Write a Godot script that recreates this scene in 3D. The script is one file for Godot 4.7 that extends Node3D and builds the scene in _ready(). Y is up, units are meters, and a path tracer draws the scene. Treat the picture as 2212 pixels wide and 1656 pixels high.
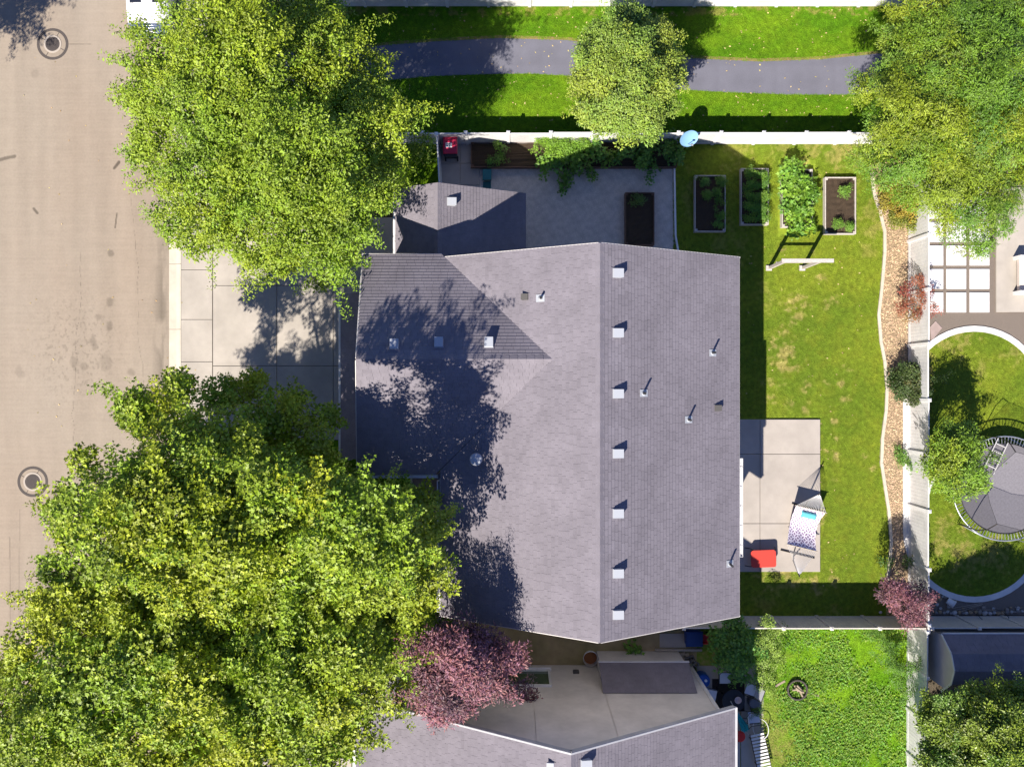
extends Node3D
# An aerial view, straight down, of a two-storey house, its neighbours and their gardens.
# d-coordinates: positions read off the photograph on a 2212 x 1656 sheet; P() turns one at a known height into metres.
const H := 37.0
const F := 1780.0
const CX := 1106.0
const CY := 828.0
const SUN := Vector3(0.4675, -1.0, -0.85)

var rng := RandomNumberGenerator.new()
var noise := FastNoiseLite.new()
var noise2 := FastNoiseLite.new()
var taken := {}
var M := {}
var T := {}
var panels := {}
var tabs := {}
var twigs := {}


class MB:
	var v := PackedVector3Array()
	var n := PackedVector3Array()
	var c := PackedColorArray()
	var col := Color.WHITE
	var uv := PackedVector2Array()
	var with_uv := false
	func tri(a: Vector3, b: Vector3, d: Vector3) -> void:
		var m := (b - a).cross(d - a)
		if m.length_squared() < 1e-16:
			return
		m = m.normalized()
		v.append(a); v.append(d); v.append(b)
		for i in 3:
			n.append(m); c.append(col)
	func quad(a: Vector3, b: Vector3, d: Vector3, e: Vector3) -> void:
		tri(a, b, d)
		tri(a, d, e)
	func quv(a: Vector3, b: Vector3, d: Vector3, e: Vector3, ua: Vector2, ub: Vector2, ud: Vector2, ue: Vector2) -> void:
		quad(a, b, d, e)
		with_uv = true
		for q in [ua, ud, ub, ua, ue, ud]:
			uv.append(q)
	func box(at: Vector3, s: Vector3, b := Basis()) -> void:
		var x := b.x * s.x / 2
		var y := b.y * s.y / 2
		var z := b.z * s.z / 2
		quad(at - x + y + z, at + x + y + z, at + x + y - z, at - x + y - z)
		quad(at - x - y - z, at + x - y - z, at + x - y + z, at - x - y + z)
		quad(at - x - y + z, at + x - y + z, at + x + y + z, at - x + y + z)
		quad(at + x - y - z, at - x - y - z, at - x + y - z, at + x + y - z)
		quad(at + x - y + z, at + x - y - z, at + x + y - z, at + x + y + z)
		quad(at - x - y - z, at - x - y + z, at - x + y + z, at - x + y - z)
	# a box whose upper edges are chamfered by e
	func cbox(at: Vector3, s: Vector3, e: float, b := Basis()) -> void:
		var hx := s.x / 2
		var hy := s.y / 2
		var hz := s.z / 2
		var lo := []
		var mid := []
		var top := []
		for k in [Vector2(-1, -1), Vector2(1, -1), Vector2(1, 1), Vector2(-1, 1)]:
			lo.append(at + b * Vector3(k.x * hx, -hy, k.y * hz))
			mid.append(at + b * Vector3(k.x * hx, hy - e, k.y * hz))
			top.append(at + b * Vector3(k.x * (hx - e), hy, k.y * (hz - e)))
		for i in 4:
			var j := (i + 1) % 4
			quad(lo[j], lo[i], mid[i], mid[j])
			quad(mid[j], mid[i], top[i], top[j])
		quad(top[3], top[2], top[1], top[0])
		quad(lo[0], lo[1], lo[2], lo[3])
	func bar(a: Vector3, e: Vector3, w: float, h: float, up := Vector3.UP) -> void:
		var z := (e - a).normalized()
		var x := up.cross(z)
		if x.length() < 0.01:
			x = Vector3.RIGHT.cross(z)
		x = x.normalized()
		var y := z.cross(x)
		box((a + e) / 2, Vector3(w, h, a.distance_to(e)), Basis(x, y, z))
	func tube(p: Array, r: Array, sides := 8, caps := true) -> void:
		var rings := []
		var last := Vector3.ZERO
		for i in p.size():
			var t: Vector3 = (p[mini(i + 1, p.size() - 1)] - p[maxi(i - 1, 0)]).normalized()
			var x := last
			if i == 0:
				x = t.cross(Vector3.UP if absf(t.y) < 0.9 else Vector3.RIGHT)
			x = (x - t * x.dot(t)).normalized()
			last = x
			var y := t.cross(x)
			var ring := []
			for k in sides:
				var a := TAU * k / sides
				var nn := x * cos(a) + y * sin(a)
				ring.append([p[i] + nn * float(r[mini(i, r.size() - 1)]), nn])
			rings.append(ring)
		for i in rings.size() - 1:
			for k in sides:
				var j := (k + 1) % sides
				var q := [rings[i][k], rings[i][j], rings[i + 1][j], rings[i + 1][k]]
				for w in [0, 2, 1, 0, 3, 2]:
					v.append(q[w][0]); n.append(q[w][1]); c.append(col)
		if caps:
			for k in range(1, sides - 1):
				tri(rings[0][0][0], rings[0][k + 1][0], rings[0][k][0])
				var e: Array = rings[-1]
				tri(e[0][0], e[k][0], e[k + 1][0])
	# a profile of (radius, height) turned about the vertical through `at`
	func lathe(at: Vector3, prof: Array, sides := 20) -> void:
		for i in prof.size() - 1:
			var p: Vector2 = prof[i]
			var q: Vector2 = prof[i + 1]
			for k in sides:
				var a := TAU * k / sides
				var b := TAU * (k + 1) / sides
				var da := Vector3(cos(a), 0, sin(a))
				var db := Vector3(cos(b), 0, sin(b))
				quad(at + db * p.x + Vector3.UP * p.y, at + da * p.x + Vector3.UP * p.y, at + da * q.x + Vector3.UP * q.y, at + db * q.x + Vector3.UP * q.y)
	# polygon given as (x, z), from height y0 up to y1
	func slab(poly: PackedVector2Array, y0: float, y1: float, sides := true) -> void:
		var p := poly.duplicate()
		if Geometry2D.is_polygon_clockwise(p):
			p.reverse()
		var t := Geometry2D.triangulate_polygon(p)
		for i in range(0, t.size(), 3):
			var q := [p[t[i]], p[t[i + 1]], p[t[i + 2]]]
			var a := Vector3(q[0].x, y1, q[0].y)
			var b := Vector3(q[1].x, y1, q[1].y)
			var d := Vector3(q[2].x, y1, q[2].y)
			if (b - a).cross(d - a).y < 0:
				tri(a, d, b)
			else:
				tri(a, b, d)
		if sides:
			for i in p.size():
				var j := (i + 1) % p.size()
				var a := Vector3(p[i].x, y0, p[i].y)
				var b := Vector3(p[j].x, y0, p[j].y)
				var up := Vector3(0, y1 - y0, 0)
				var m := (b - a).cross(up)
				var mid := Vector2((p[i].x + p[j].x) / 2, (p[i].y + p[j].y) / 2) + Vector2(m.x, m.z).normalized() * 0.002
				if Geometry2D.is_point_in_polygon(mid, p):
					quad(b, a, a + up, b + up)
				else:
					quad(a, b, b + up, a + up)
	func mesh(off := Vector3.ZERO) -> ArrayMesh:
		var arr := []
		arr.resize(Mesh.ARRAY_MAX)
		if off != Vector3.ZERO:
			for i in v.size():
				v[i] -= off
		arr[Mesh.ARRAY_VERTEX] = v
		arr[Mesh.ARRAY_NORMAL] = n
		arr[Mesh.ARRAY_COLOR] = c
		if with_uv:
			arr[Mesh.ARRAY_TEX_UV] = uv
		var m := ArrayMesh.new()
		m.add_surface_from_arrays(Mesh.PRIMITIVE_TRIANGLES, arr)
		return m


# ---------------------------------------------------------------- helpers
func P(dx: float, dy: float, h := 0.0) -> Vector3:
	var s := (H - h) / F
	return Vector3((dx - CX) * s, h, (dy - CY) * s)


func on_plane(dx: float, dy: float, pt: Vector3, nn: Vector3) -> Vector3:
	var dir := Vector3((dx - CX) / F, -1, (dy - CY) / F)
	var o := Vector3(0, H, 0)
	return o + dir * ((pt - o).dot(nn) / dir.dot(nn))


func flat(pts: Array, h := 0.0) -> PackedVector2Array:
	var r := PackedVector2Array()
	for p in pts:
		var w := P(p[0], p[1], h)
		r.append(Vector2(w.x, w.z))
	return r


func rect(x0: float, z0: float, x1: float, z1: float) -> PackedVector2Array:
	return PackedVector2Array([Vector2(x0, z0), Vector2(x1, z0), Vector2(x1, z1), Vector2(x0, z1)])


func numbered(called: String) -> String:
	var k: int = taken.get(called, 0)
	taken[called] = k + 1
	return called if k == 0 else "%s_%03d" % [called, k]


func tag(o: Node3D, label: String, category := "", group := "", kind := "") -> void:
	if label: o.set_meta("label", label)
	if category: o.set_meta("category", category)
	if group: o.set_meta("group", group)
	if kind: o.set_meta("kind", kind)


func thing(called: String, label: String, category: String, at := Vector3.ZERO, group := "") -> Node3D:
	var o := Node3D.new()
	o.name = numbered(called)
	add_child(o)
	o.position = at
	tag(o, label, category, group)
	return o


func base_of(o: Node) -> Vector3:
	var r := Vector3.ZERO
	while o != self and o != null:
		r += o.position
		o = o.get_parent()
	return r


func part(parent: Node3D, called: String, m: MB, mt: Material, label := "") -> MeshInstance3D:
	var o := MeshInstance3D.new()
	o.name = called
	o.mesh = m.mesh(base_of(parent))
	o.material_override = mt
	parent.add_child(o, true)
	if label: o.set_meta("label", label)
	return o


func put(parent: Node3D, called: String, m: Mesh, mt: Material, t: Transform3D) -> MeshInstance3D:
	var o := MeshInstance3D.new()
	o.name = called
	o.mesh = m
	o.material_override = mt
	t.origin -= base_of(parent)
	o.transform = t
	parent.add_child(o, true)
	return o


func solo(called: String, m: MB, mt: Material, label: String, category := "", group := "", kind := "") -> MeshInstance3D:
	var lo := Vector3.INF
	var hi := -Vector3.INF
	for p in m.v:
		lo = lo.min(p)
		hi = hi.max(p)
	var at := Vector3((lo.x + hi.x) / 2, lo.y, (lo.z + hi.z) / 2)
	var o := MeshInstance3D.new()
	o.name = numbered(called)
	o.mesh = m.mesh(at)
	o.material_override = mt
	o.position = at
	add_child(o)
	tag(o, label, category, group, kind)
	return o


func ground_piece(called: String, m: MB, mt: Material, label := "") -> MeshInstance3D:
	return solo(called, m, mt, label, "", "", "structure")


func lin(r: float, g: float, b: float) -> Color:
	return Color(r, g, b).linear_to_srgb()


# a seamless grey texture of layered noise; values run from lo to hi
func mottle(key: String, seed_: int, size: int, lo: float, hi: float, layers: Array, specks := 0.0) -> ImageTexture:
	if T.has(key):
		return T[key]
	var ims := []
	for l in layers:
		var nz := FastNoiseLite.new()
		nz.seed = seed_ + ims.size()
		nz.noise_type = FastNoiseLite.TYPE_SIMPLEX_SMOOTH
		nz.frequency = l[0]
		nz.fractal_octaves = 3
		ims.append(nz.get_seamless_image(size, size))
	var r := RandomNumberGenerator.new()
	r.seed = seed_
	var out := Image.create(size, size, false, Image.FORMAT_RGB8)
	for y in size:
		for x in size:
			var s := 0.0
			for k in ims.size():
				s += (ims[k].get_pixel(x, y).r - 0.5) * float(layers[k][1])
			s += (r.randf() - 0.5) * specks
			var q := clampf(lo + (hi - lo) * clampf(0.5 + s, 0.0, 1.0), 0.0, 1.0)
			out.set_pixel(x, y, Color(q, q, q))
	T[key] = ImageTexture.create_from_image(out)
	return T[key]


# tex: [texture, metres per repeat]
func mat(key: String, c: Color, rough := 0.8, tex := [], more := {}) -> StandardMaterial3D:
	if M.has(key):
		return M[key]
	var m := StandardMaterial3D.new()
	m.resource_name = key
	m.albedo_color = c
	m.roughness = rough
	m.metallic_specular = more.get("spec", 0.4)
	if tex:
		m.albedo_texture = tex[0]
		m.uv1_triplanar = true
		m.uv1_world_triplanar = true
		m.uv1_scale = Vector3.ONE / float(tex[1])
	if more.has("bump"):
		m.heightmap_enabled = true
		m.heightmap_texture = more.bump[0]
		m.heightmap_scale = more.bump[1]
	for k in more:
		if k not in ["spec", "bump"]:
			m.set(k, more[k])
	M[key] = m
	return m


# a picture laid on the ground plane: world x from x0 to x0 + w, world z from z0 to z0 + l
func ground_mat(key: String, im: Image, x0: float, z0: float, w: float, l: float, rough := 0.9) -> StandardMaterial3D:
	var m := mat(key, Color.WHITE, rough)
	m.albedo_texture = ImageTexture.create_from_image(im)
	m.uv1_triplanar = true
	m.uv1_world_triplanar = true
	m.uv1_scale = Vector3(1.0 / w, 1.0, 1.0 / l)
	m.uv1_offset = Vector3(-x0 / w, 0, -z0 / l)
	m.metallic_specular = 0.25
	return m


func paint(x0: float, z0: float, w: float, l: float, res: float, f: Callable) -> Image:
	var nx := int(w * res)
	var nz := int(l * res)
	var im := Image.create(nx, nz, false, Image.FORMAT_RGB8)
	for j in nz:
		for i in nx:
			var c: Color = f.call(x0 + (i + 0.5) * w / nx, z0 + (j + 0.5) * l / nz)
			im.set_pixel(i, j, c.linear_to_srgb())
	return im


func rnd(a: float, b: float) -> float:
	return rng.randf_range(a, b)


# ---------------------------------------------------------------- foliage
# a spray of nl folded leaves round the origin, facing up
func twig(key: String, nl: int, spread: float, ll: float, lw: float, droop := 0.5, lobed := false) -> ArrayMesh:
	if twigs.has(key):
		return twigs[key]
	var m := MB.new()
	for i in nl:
		var a := TAU * i / nl + rnd(-0.5, 0.5)
		var rr := spread * sqrt(rng.randf())
		var p := Vector3(cos(a) * rr, rnd(-0.35, 0.35) * spread, sin(a) * rr)
		var d := Vector3(cos(a + rnd(-0.8, 0.8)), rnd(-droop, droop * 0.7), sin(a + rnd(-0.8, 0.8))).normalized()
		var s := d.cross(Vector3(rnd(-0.5, 0.5), 1, rnd(-0.5, 0.5))).normalized()
		var up := s.cross(d)
		var k := rnd(0.75, 1.2)
		var w := lw * k / 2
		var l := ll * k
		var q := rnd(0.72, 1.22)
		m.col = Color(q * rnd(0.92, 1.1), q, q * rnd(0.7, 1.2))
		var lf := up * w * rnd(0.15, 0.5)
		if lobed:
			var tip := p + d * l
			var sl := p + d * l * 0.45 + s * w * 1.1 + lf
			var sr := p + d * l * 0.45 - s * w * 1.1 + lf
			var nl_ := p + d * l * 0.5 + s * w * 0.45 + lf * 0.4
			var nr_ := p + d * l * 0.5 - s * w * 0.45 + lf * 0.4
			m.tri(p, sl, nl_); m.tri(p, nl_, tip); m.tri(p, tip, nr_); m.tri(p, nr_, sr)
		else:
			m.tri(p, p + d * l * 0.5 + s * w + lf, p + d * l)
			m.tri(p, p + d * l, p + d * l * 0.5 - s * w + lf)
	twigs[key] = m.mesh()
	return twigs[key]


func leaf_mat(key: String, c: Color, glow: Color, rough := 0.55) -> StandardMaterial3D:
	return mat(key, c, rough, [], {"vertex_color_use_as_albedo": true, "backlight_enabled": true, "backlight": glow, "spec": 0.55})


func copies(parent: Node3D, called: String, m: Mesh, mt: Material, where: Array, tint: Array) -> MultiMeshInstance3D:
	var mm := MultiMesh.new()
	mm.transform_format = MultiMesh.TRANSFORM_3D
	mm.use_colors = true
	mm.mesh = m
	mm.instance_count = where.size()
	for i in where.size():
		mm.set_instance_transform(i, where[i])
		mm.set_instance_color(i, tint[i])
	var o := MultiMeshInstance3D.new()
	o.name = called
	o.multimesh = mm
	o.material_override = mt
	parent.add_child(o, true)
	return o


# twigs over a set of lobes [centre, radius, density]; dens: twigs per square metre of lobe radius squared
func leafage(parent: Node3D, called: String, lobes: Array, tw: Mesh, mt: Material, dens: float, tints: Array, size := 1.0, up_bias := 0.6, gap := -0.08, shoots := 3.0) -> MultiMeshInstance3D:
	var where := []
	var tint := []
	var off := base_of(parent)
	for l in lobes:
		var r: float = l[1]
		var nn := int(dens * r * r * (l[2] if l.size() > 2 else 1.0)) + 2
		var tone: Color = tints[rng.randi() % tints.size()]
		var other: Color = tints[rng.randi() % tints.size()]
		if l.size() > 3:
			tone = l[3]
			other = tone
		var sq := Vector3(rnd(0.85, 1.15), rnd(0.7, 0.95), rnd(0.85, 1.15))
		for i in nn:
			var y := rnd(-0.5, 1.0)
			var a := rnd(0, TAU)
			var h := sqrt(maxf(0.0, 1.0 - y * y))
			var dir := Vector3(cos(a) * h, y, sin(a) * h)
			var nz := noise.get_noise_3d((l[0].x + dir.x * r) * 60, (l[0].y + dir.y * r) * 60, (l[0].z + dir.z * r) * 60)
			if nz < gap and rng.randf() < 0.85:
				continue
			var rad := r * (0.85 + 0.4 * nz) * pow(rng.randf(), 0.35)
			sprig(where, tint, l[0] + dir * rad * sq - off, dir, tone.lerp(other, rng.randf() * 0.6), size, up_bias, rnd(0.6, 1.3))
		# shoots that break the outline
		for i in int(r * r * shoots * (l[2] if l.size() > 2 else 1.0)) + (1 if shoots > 0 else 0):
			var a := rnd(0, TAU)
			var y := rnd(-0.15, 0.75)
			var dir := Vector3(cos(a), y, sin(a)).normalized()
			var long := rnd(0.4, 1.0) * minf(r, 1.3)
			var p0: Vector3 = l[0] + dir * r * 0.8 - off
			var bend := Vector3(rnd(-0.4, 0.4), rnd(-0.25, 0.2), rnd(-0.4, 0.4))
			var steps := int(long / (0.085 * size)) + 2
			for k in steps:
				var f := float(k) / steps
				var side := Vector3(rnd(-1, 1), rnd(-0.6, 0.6), rnd(-1, 1)) * 0.13 * size * (1.0 - f * 0.6)
				sprig(where, tint, p0 + (dir + bend * f) * long * f * 1.25 + side, dir, tone, size * (1.0 - f * 0.3), up_bias, rnd(0.8, 1.25))
	var o := copies(parent, called, tw, mt, where, tint)
	o.set_meta("kind", "stuff")
	return o


func sprig(where: Array, tint: Array, at: Vector3, dir: Vector3, c: Color, size: float, up_bias: float, q: float) -> void:
	var up := (dir * 0.6 + Vector3.UP * up_bias + Vector3(rnd(-1, 1), rnd(-1, 1), rnd(-1, 1)) * 0.55).normalized()
	var b := Basis(Quaternion(Vector3.UP, up)) * Basis(Vector3.UP, rnd(0, TAU))
	where.append(Transform3D(b.scaled(Vector3.ONE * rnd(0.75, 1.25) * size), at))
	tint.append(Color(c.r * q, c.g * q, c.b * q))


func edge_distance(p: Vector2, poly: PackedVector2Array) -> float:
	var best := 1e9
	for i in poly.size():
		var q := Geometry2D.get_closest_point_to_segment(p, poly[i], poly[(i + 1) % poly.size()])
		best = minf(best, p.distance_to(q))
	return best


# lobes that fill an outline (d-coordinates) as a dome from height he at its rim to ht
func dome(outline: Array, he: float, ht: float, lr: float, under := true, grow := 0.17) -> Array:
	var poly := PackedVector2Array()
	for p in outline:
		poly.append(Vector2(p[0], p[1]))
	var px := F / (H - he)
	var wider := Geometry2D.offset_polygon(poly, lr * px * grow, Geometry2D.JOIN_ROUND)
	if wider.size() > 0:
		poly = wider[0]
	var lo := Vector2(1e9, 1e9)
	var hi := -lo
	for p in poly:
		lo = lo.min(p)
		hi = hi.max(p)
	var deepest := 1.0
	for i in 300:
		var p := Vector2(rnd(lo.x, hi.x), rnd(lo.y, hi.y))
		if Geometry2D.is_point_in_polygon(p, poly):
			deepest = maxf(deepest, edge_distance(p, poly))
	var got := []
	var lobes := []
	for i in 2600:
		var p := Vector2(rnd(lo.x, hi.x), rnd(lo.y, hi.y))
		if not Geometry2D.is_point_in_polygon(p, poly):
			continue
		var de := edge_distance(p, poly)
		var r := lr * rnd(0.7, 1.15)
		if de < r * px * 0.5:
			continue
		if de < r * px * 0.95:
			r = maxf(de / px / 0.95, lr * 0.4)
		var ok := true
		for q in got:
			if p.distance_to(q) < (0.86 * lr) * px:
				ok = false
				break
		if not ok:
			continue
		got.append(p)
		var t := clampf((de - r * px * 0.5) / deepest, 0.0, 1.0)
		var h := he + (ht - he - r * 0.8) * sqrt(1.0 - (1.0 - t) * (1.0 - t)) + rnd(-0.6, 0.45) * lr
		lobes.append([P(p.x, p.y, h), r, 1.0])
		if under and t > 0.2:
			lobes.append([P(p.x, p.y, h) - Vector3(rnd(-0.3, 0.3), 1.5 * r, rnd(-0.3, 0.3)), r * 0.85, 0.32])
	return lobes


func limbs(t: Node3D, foot: Vector3, fork: Vector3, lobes: Array, r0: float, bark: Material, most := 30) -> void:
	var m := MB.new()
	var mid := foot.lerp(fork, 0.5) + Vector3(rnd(-0.08, 0.08), 0, rnd(-0.08, 0.08))
	m.tube([foot - Vector3(0, 0.05, 0), foot + Vector3(0, 0.25, 0), mid, fork], [r0 * 1.5, r0 * 1.08, r0 * 0.9, r0 * 0.75], 10)
	var tr := part(t, "trunk", m, bark)
	var order := lobes.duplicate()
	order.sort_custom(func(a, b): return a[1] > b[1])
	var b := MB.new()
	for i in mini(most, order.size()):
		var e: Vector3 = order[i][0]
		var k := fork.lerp(e, 0.45) + Vector3(rnd(-0.2, 0.2), -0.12 * fork.distance_to(e) + rnd(0.0, 0.3), rnd(-0.2, 0.2))
		b.tube([fork - Vector3(0, 0.15, 0), k, e, e + (e - k).normalized() * float(order[i][1]) * 0.5], [r0 * 0.5, r0 * 0.3, r0 * 0.14, 0.012], 6)
	part(t, "limbs", b, bark)


func tree(called: String, label: String, group: String, outline: Array, he: float, ht: float, lr: float, tw: Mesh, mt: Material, dens: float, tints: Array, r0: float, bark: Material, extra := [], size := 1.0, under := true, gap := -0.01, spread := 0.17) -> Node3D:
	var lobes := dome(outline, he, ht, lr, under, spread)
	for e in extra:
		lobes.append([P(e[0], e[1], e[2]), e[3], 1.0] + ([e[4]] if e.size() > 4 else []))
	var c := Vector3.ZERO
	for l in lobes:
		c += l[0]
	c /= lobes.size()
	var foot := Vector3(c.x, 0, c.z)
	var t := thing(called, label, "tree", foot, group)
	limbs(t, foot, Vector3(c.x, maxf(he * 0.5, 0.6), c.z), lobes, r0, bark)
	leafage(t, "crown", lobes, tw, mt, dens, tints, size, 0.6, gap, 4.5)
	return t


# a low plant: lobes given in metres round its foot
func plant(called: String, label: String, category: String, foot: Vector3, lobes: Array, tw: Mesh, mt: Material, dens: float, tints: Array, group := "", size := 1.0, stem := true) -> Node3D:
	var t := thing(called, label, category, foot, group)
	var ls := []
	for l in lobes:
		ls.append([foot + l[0], l[1], 1.0])
	leafage(t, "foliage", ls, tw, mt, dens, tints, size)
	if stem:
		var m := MB.new()
		for l in ls:
			m.tube([foot - Vector3(0, 0.02, 0), foot.lerp(l[0], 0.6) + Vector3(rnd(-0.03, 0.03), 0.02, rnd(-0.03, 0.03)), l[0]], [0.018, 0.012, 0.006], 5)
		part(t, "stem", m, M.bark)
	return t


# blades of grass: small tufts scattered over a polygon (x, z)
func turf(called: String, label: String, poly: PackedVector2Array, y_of: Callable, per_m2: float, colour: Callable, size := 1.0, holes := []) -> void:
	var lo := Vector2(1e9, 1e9)
	var hi := -lo
	for p in poly:
		lo = lo.min(p)
		hi = hi.max(p)
	var where := []
	var tint := []
	var nn := int((hi.x - lo.x) * (hi.y - lo.y) * per_m2)
	for i in nn:
		var p := Vector2(rnd(lo.x, hi.x), rnd(lo.y, hi.y))
		if not Geometry2D.is_point_in_polygon(p, poly):
			continue
		var skip := false
		for h in holes:
			if h.has_point(p):
				skip = true
				break
		if skip:
			continue
		var c: Color = colour.call(p.x, p.y)
		var dry := clampf((c.r - c.g) * 20.0, 0.0, 1.0)
		if dry > 0.4 and rng.randf() < dry * 0.8:
			continue
		var q := rnd(0.75, 1.3)
		where.append(Transform3D(Basis(Vector3.UP, rnd(0, TAU)).scaled(Vector3.ONE * rnd(0.7, 1.3) * size), Vector3(p.x, y_of.call(p.x, p.y), p.y)))
		tint.append(Color(c.r * q * 1.25, c.g * q * 1.25, c.b * q * 1.2))
	var o := copies(self, numbered(called), twigs.tuft, M.blade, where, tint)
	tag(o, label, "", "", "stuff")


func make_tuft() -> void:
	var m := MB.new()
	for i in 7:
		var a := TAU * i / 7 + rnd(-0.4, 0.4)
		var d := Vector3(cos(a), 0, sin(a))
		var s := Vector3(-d.z, 0, d.x)
		var p := d * rnd(0.0, 0.02)
		var k := rnd(0.8, 1.2)
		var mid := p + d * 0.022 * k + Vector3(0, 0.022 * k, 0)
		var tip := p + d * 0.055 * k + Vector3(0, rnd(0.018, 0.034) * k, 0)
		m.col = Color.WHITE * rnd(0.8, 1.2)
		m.quad(p - s * 0.004, mid - s * 0.005, mid + s * 0.005, p + s * 0.004)
		m.tri(mid - s * 0.005, tip, mid + s * 0.005)
	twigs.tuft = m.mesh()


# ---------------------------------------------------------------- roofs
func tab_mesh(w: float) -> ArrayMesh:
	if not tabs.has(w):
		var m := MB.new()
		tab(m, [Vector2(0.003, 0), Vector2(w - 0.003, 0), Vector2(w - 0.003, 0.143), Vector2(0.003, 0.143)], Vector3.ZERO, Vector3.RIGHT, Vector3.UP, Vector3.BACK, 0.0)
		tabs[w] = m.mesh()
	return tabs[w]


func tab(m: MB, q: Array, o: Vector3, u: Vector3, v: Vector3, n: Vector3, v0: float) -> void:
	var top := []
	var low := []
	for p in q:
		var lift := 0.017 - 0.014 * clampf((p.y - v0) / 0.143, 0.0, 1.0)
		top.append(o + u * p.x + v * p.y + n * lift)
		low.append(o + u * p.x + v * p.y)
	for i in range(1, q.size() - 1):
		m.tri(top[0], top[i], top[i + 1])
	for i in q.size():
		var j := (i + 1) % q.size()
		if absf(q[i].y - q[j].y) < 0.001 and q[i].y > v0 + 0.1:
			continue
		m.quad(low[i], low[j], top[j], top[i])


# one roof face given by its corners: a dark deck, and shingles in courses; the top courses are pieces of their own, up to `budget`
func roof_face(roof: Node3D, pts: Array, mats: Array, budget: int, sink: MB) -> int:
	var n: Vector3 = (pts[1] - pts[0]).cross(pts[2] - pts[0]).normalized()
	if n.y < 0:
		n = -n
	var v := (Vector3.UP - n * n.y).normalized()
	var u := v.cross(n)
	var o: Vector3 = pts[0]
	for p in pts:
		if p.y < o.y:
			o = p
	var poly := PackedVector2Array()
	var lo := Vector2(1e9, 1e9)
	var hi := -lo
	for p in pts:
		var q := Vector2((p - o).dot(u), (p - o).dot(v))
		poly.append(q)
		lo = lo.min(q)
		hi = hi.max(q)
	if Geometry2D.is_polygon_clockwise(poly):
		poly.reverse()
	var rows := int(ceil(hi.y / 0.143))
	for row in range(rows - 1, -1, -1):
		var v0 := row * 0.143
		var x := lo.x - rnd(0.0, 0.3)
		while x < hi.x:
			var w: float = [0.24, 0.3, 0.3, 0.36][rng.randi() % 4]
			var q := [Vector2(x + 0.003, v0), Vector2(x + w - 0.003, v0), Vector2(x + w - 0.003, v0 + 0.143), Vector2(x + 0.003, v0 + 0.143)]
			var full := true
			for p in q:
				if not Geometry2D.is_point_in_polygon(p, poly):
					full = false
			var tone := rng.randi() % 5
			if full and budget > 0 and row < rows - 2:
				put(roof, "shingle", tab_mesh(w), mats[tone], Transform3D(Basis(u, v, n), o + u * x + v * v0))
				budget -= 1
			else:
				var k: float = [0.94, 0.975, 1.0, 1.03, 1.06][tone] * rnd(0.97, 1.03)
				sink.col = Color(k, k, k)
				if full:
					tab(sink, q, o, u, v, n, v0)
				else:
					for piece in Geometry2D.intersect_polygons(PackedVector2Array(q), poly):
						var pp := piece
						if Geometry2D.is_polygon_clockwise(pp):
							pp.reverse()
						tab(sink, Array(pp), o, u, v, n, v0)
			x += w
	return budget


func deck_face(m: MB, pts: Array, thick := 0.16) -> void:
	var n: Vector3 = (pts[1] - pts[0]).cross(pts[2] - pts[0]).normalized()
	var p := pts.duplicate()
	if n.y < 0:
		n = -n
		p.reverse()
	for i in range(1, p.size() - 1):
		m.tri(p[0], p[i], p[i + 1])
		m.tri(p[0] - Vector3(0, thick, 0), p[i + 1] - Vector3(0, thick, 0), p[i] - Vector3(0, thick, 0))
	for i in p.size():
		var a: Vector3 = p[i]
		var b: Vector3 = p[(i + 1) % p.size()]
		m.quad(a - Vector3(0, thick, 0), b - Vector3(0, thick, 0), b, a)


func ridge(roof: Node3D, a: Vector3, b: Vector3, slope: float, mats: Array) -> void:
	var l := a.distance_to(b)
	var nn := int(l / 0.3)
	var d := (b - a) / l
	var m := MB.new()
	var w := 0.15
	var z := l / nn
	var up := Vector3.UP
	for sg in [-1.0, 1.0]:
		var x: Vector3 = Vector3.RIGHT * sg * w
		var dn := Vector3(0, -w * slope, 0)
		var f := Vector3(0, 0, -z / 2)
		var g := Vector3(0, 0, z / 2)
		var q := [f + up * 0.026, g + up * 0.042, g + x + dn + up * 0.034, f + x + dn + up * 0.02]
		if sg > 0: m.quad(q[0], q[1], q[2], q[3])
		else: m.quad(q[3], q[2], q[1], q[0])
		var e := [g + up * 0.042, g + up * 0.01, g + x + dn + up * 0.008, g + x + dn + up * 0.034]
		if sg > 0: m.quad(e[0], e[1], e[2], e[3])
		else: m.quad(e[3], e[2], e[1], e[0])
		if sg > 0: m.quad(q[3], q[2], q[2] - up * 0.02, q[3] - up * 0.02)
		else: m.quad(q[2], q[3], q[3] - up * 0.02, q[2] - up * 0.02)
	var mesh := m.mesh()
	for i in nn:
		put(roof, "ridge_cap", mesh, mats[1 + rng.randi() % 3], Transform3D(Basis(up.cross(d), up, d), a + d * z * (i + 0.5)))


# ---------------------------------------------------------------- colours of the ground
var dry_rows := {}


func add_dry(dx: float, dy: float, r: float, k := 1.0) -> void:
	var p := P(dx, dy)
	for z in range(int(floor(p.z - r * 1.7)), int(floor(p.z + r * 1.7)) + 1):
		if not dry_rows.has(z):
			dry_rows[z] = []
		dry_rows[z].append([Vector2(p.x, p.z), r, k])


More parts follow.
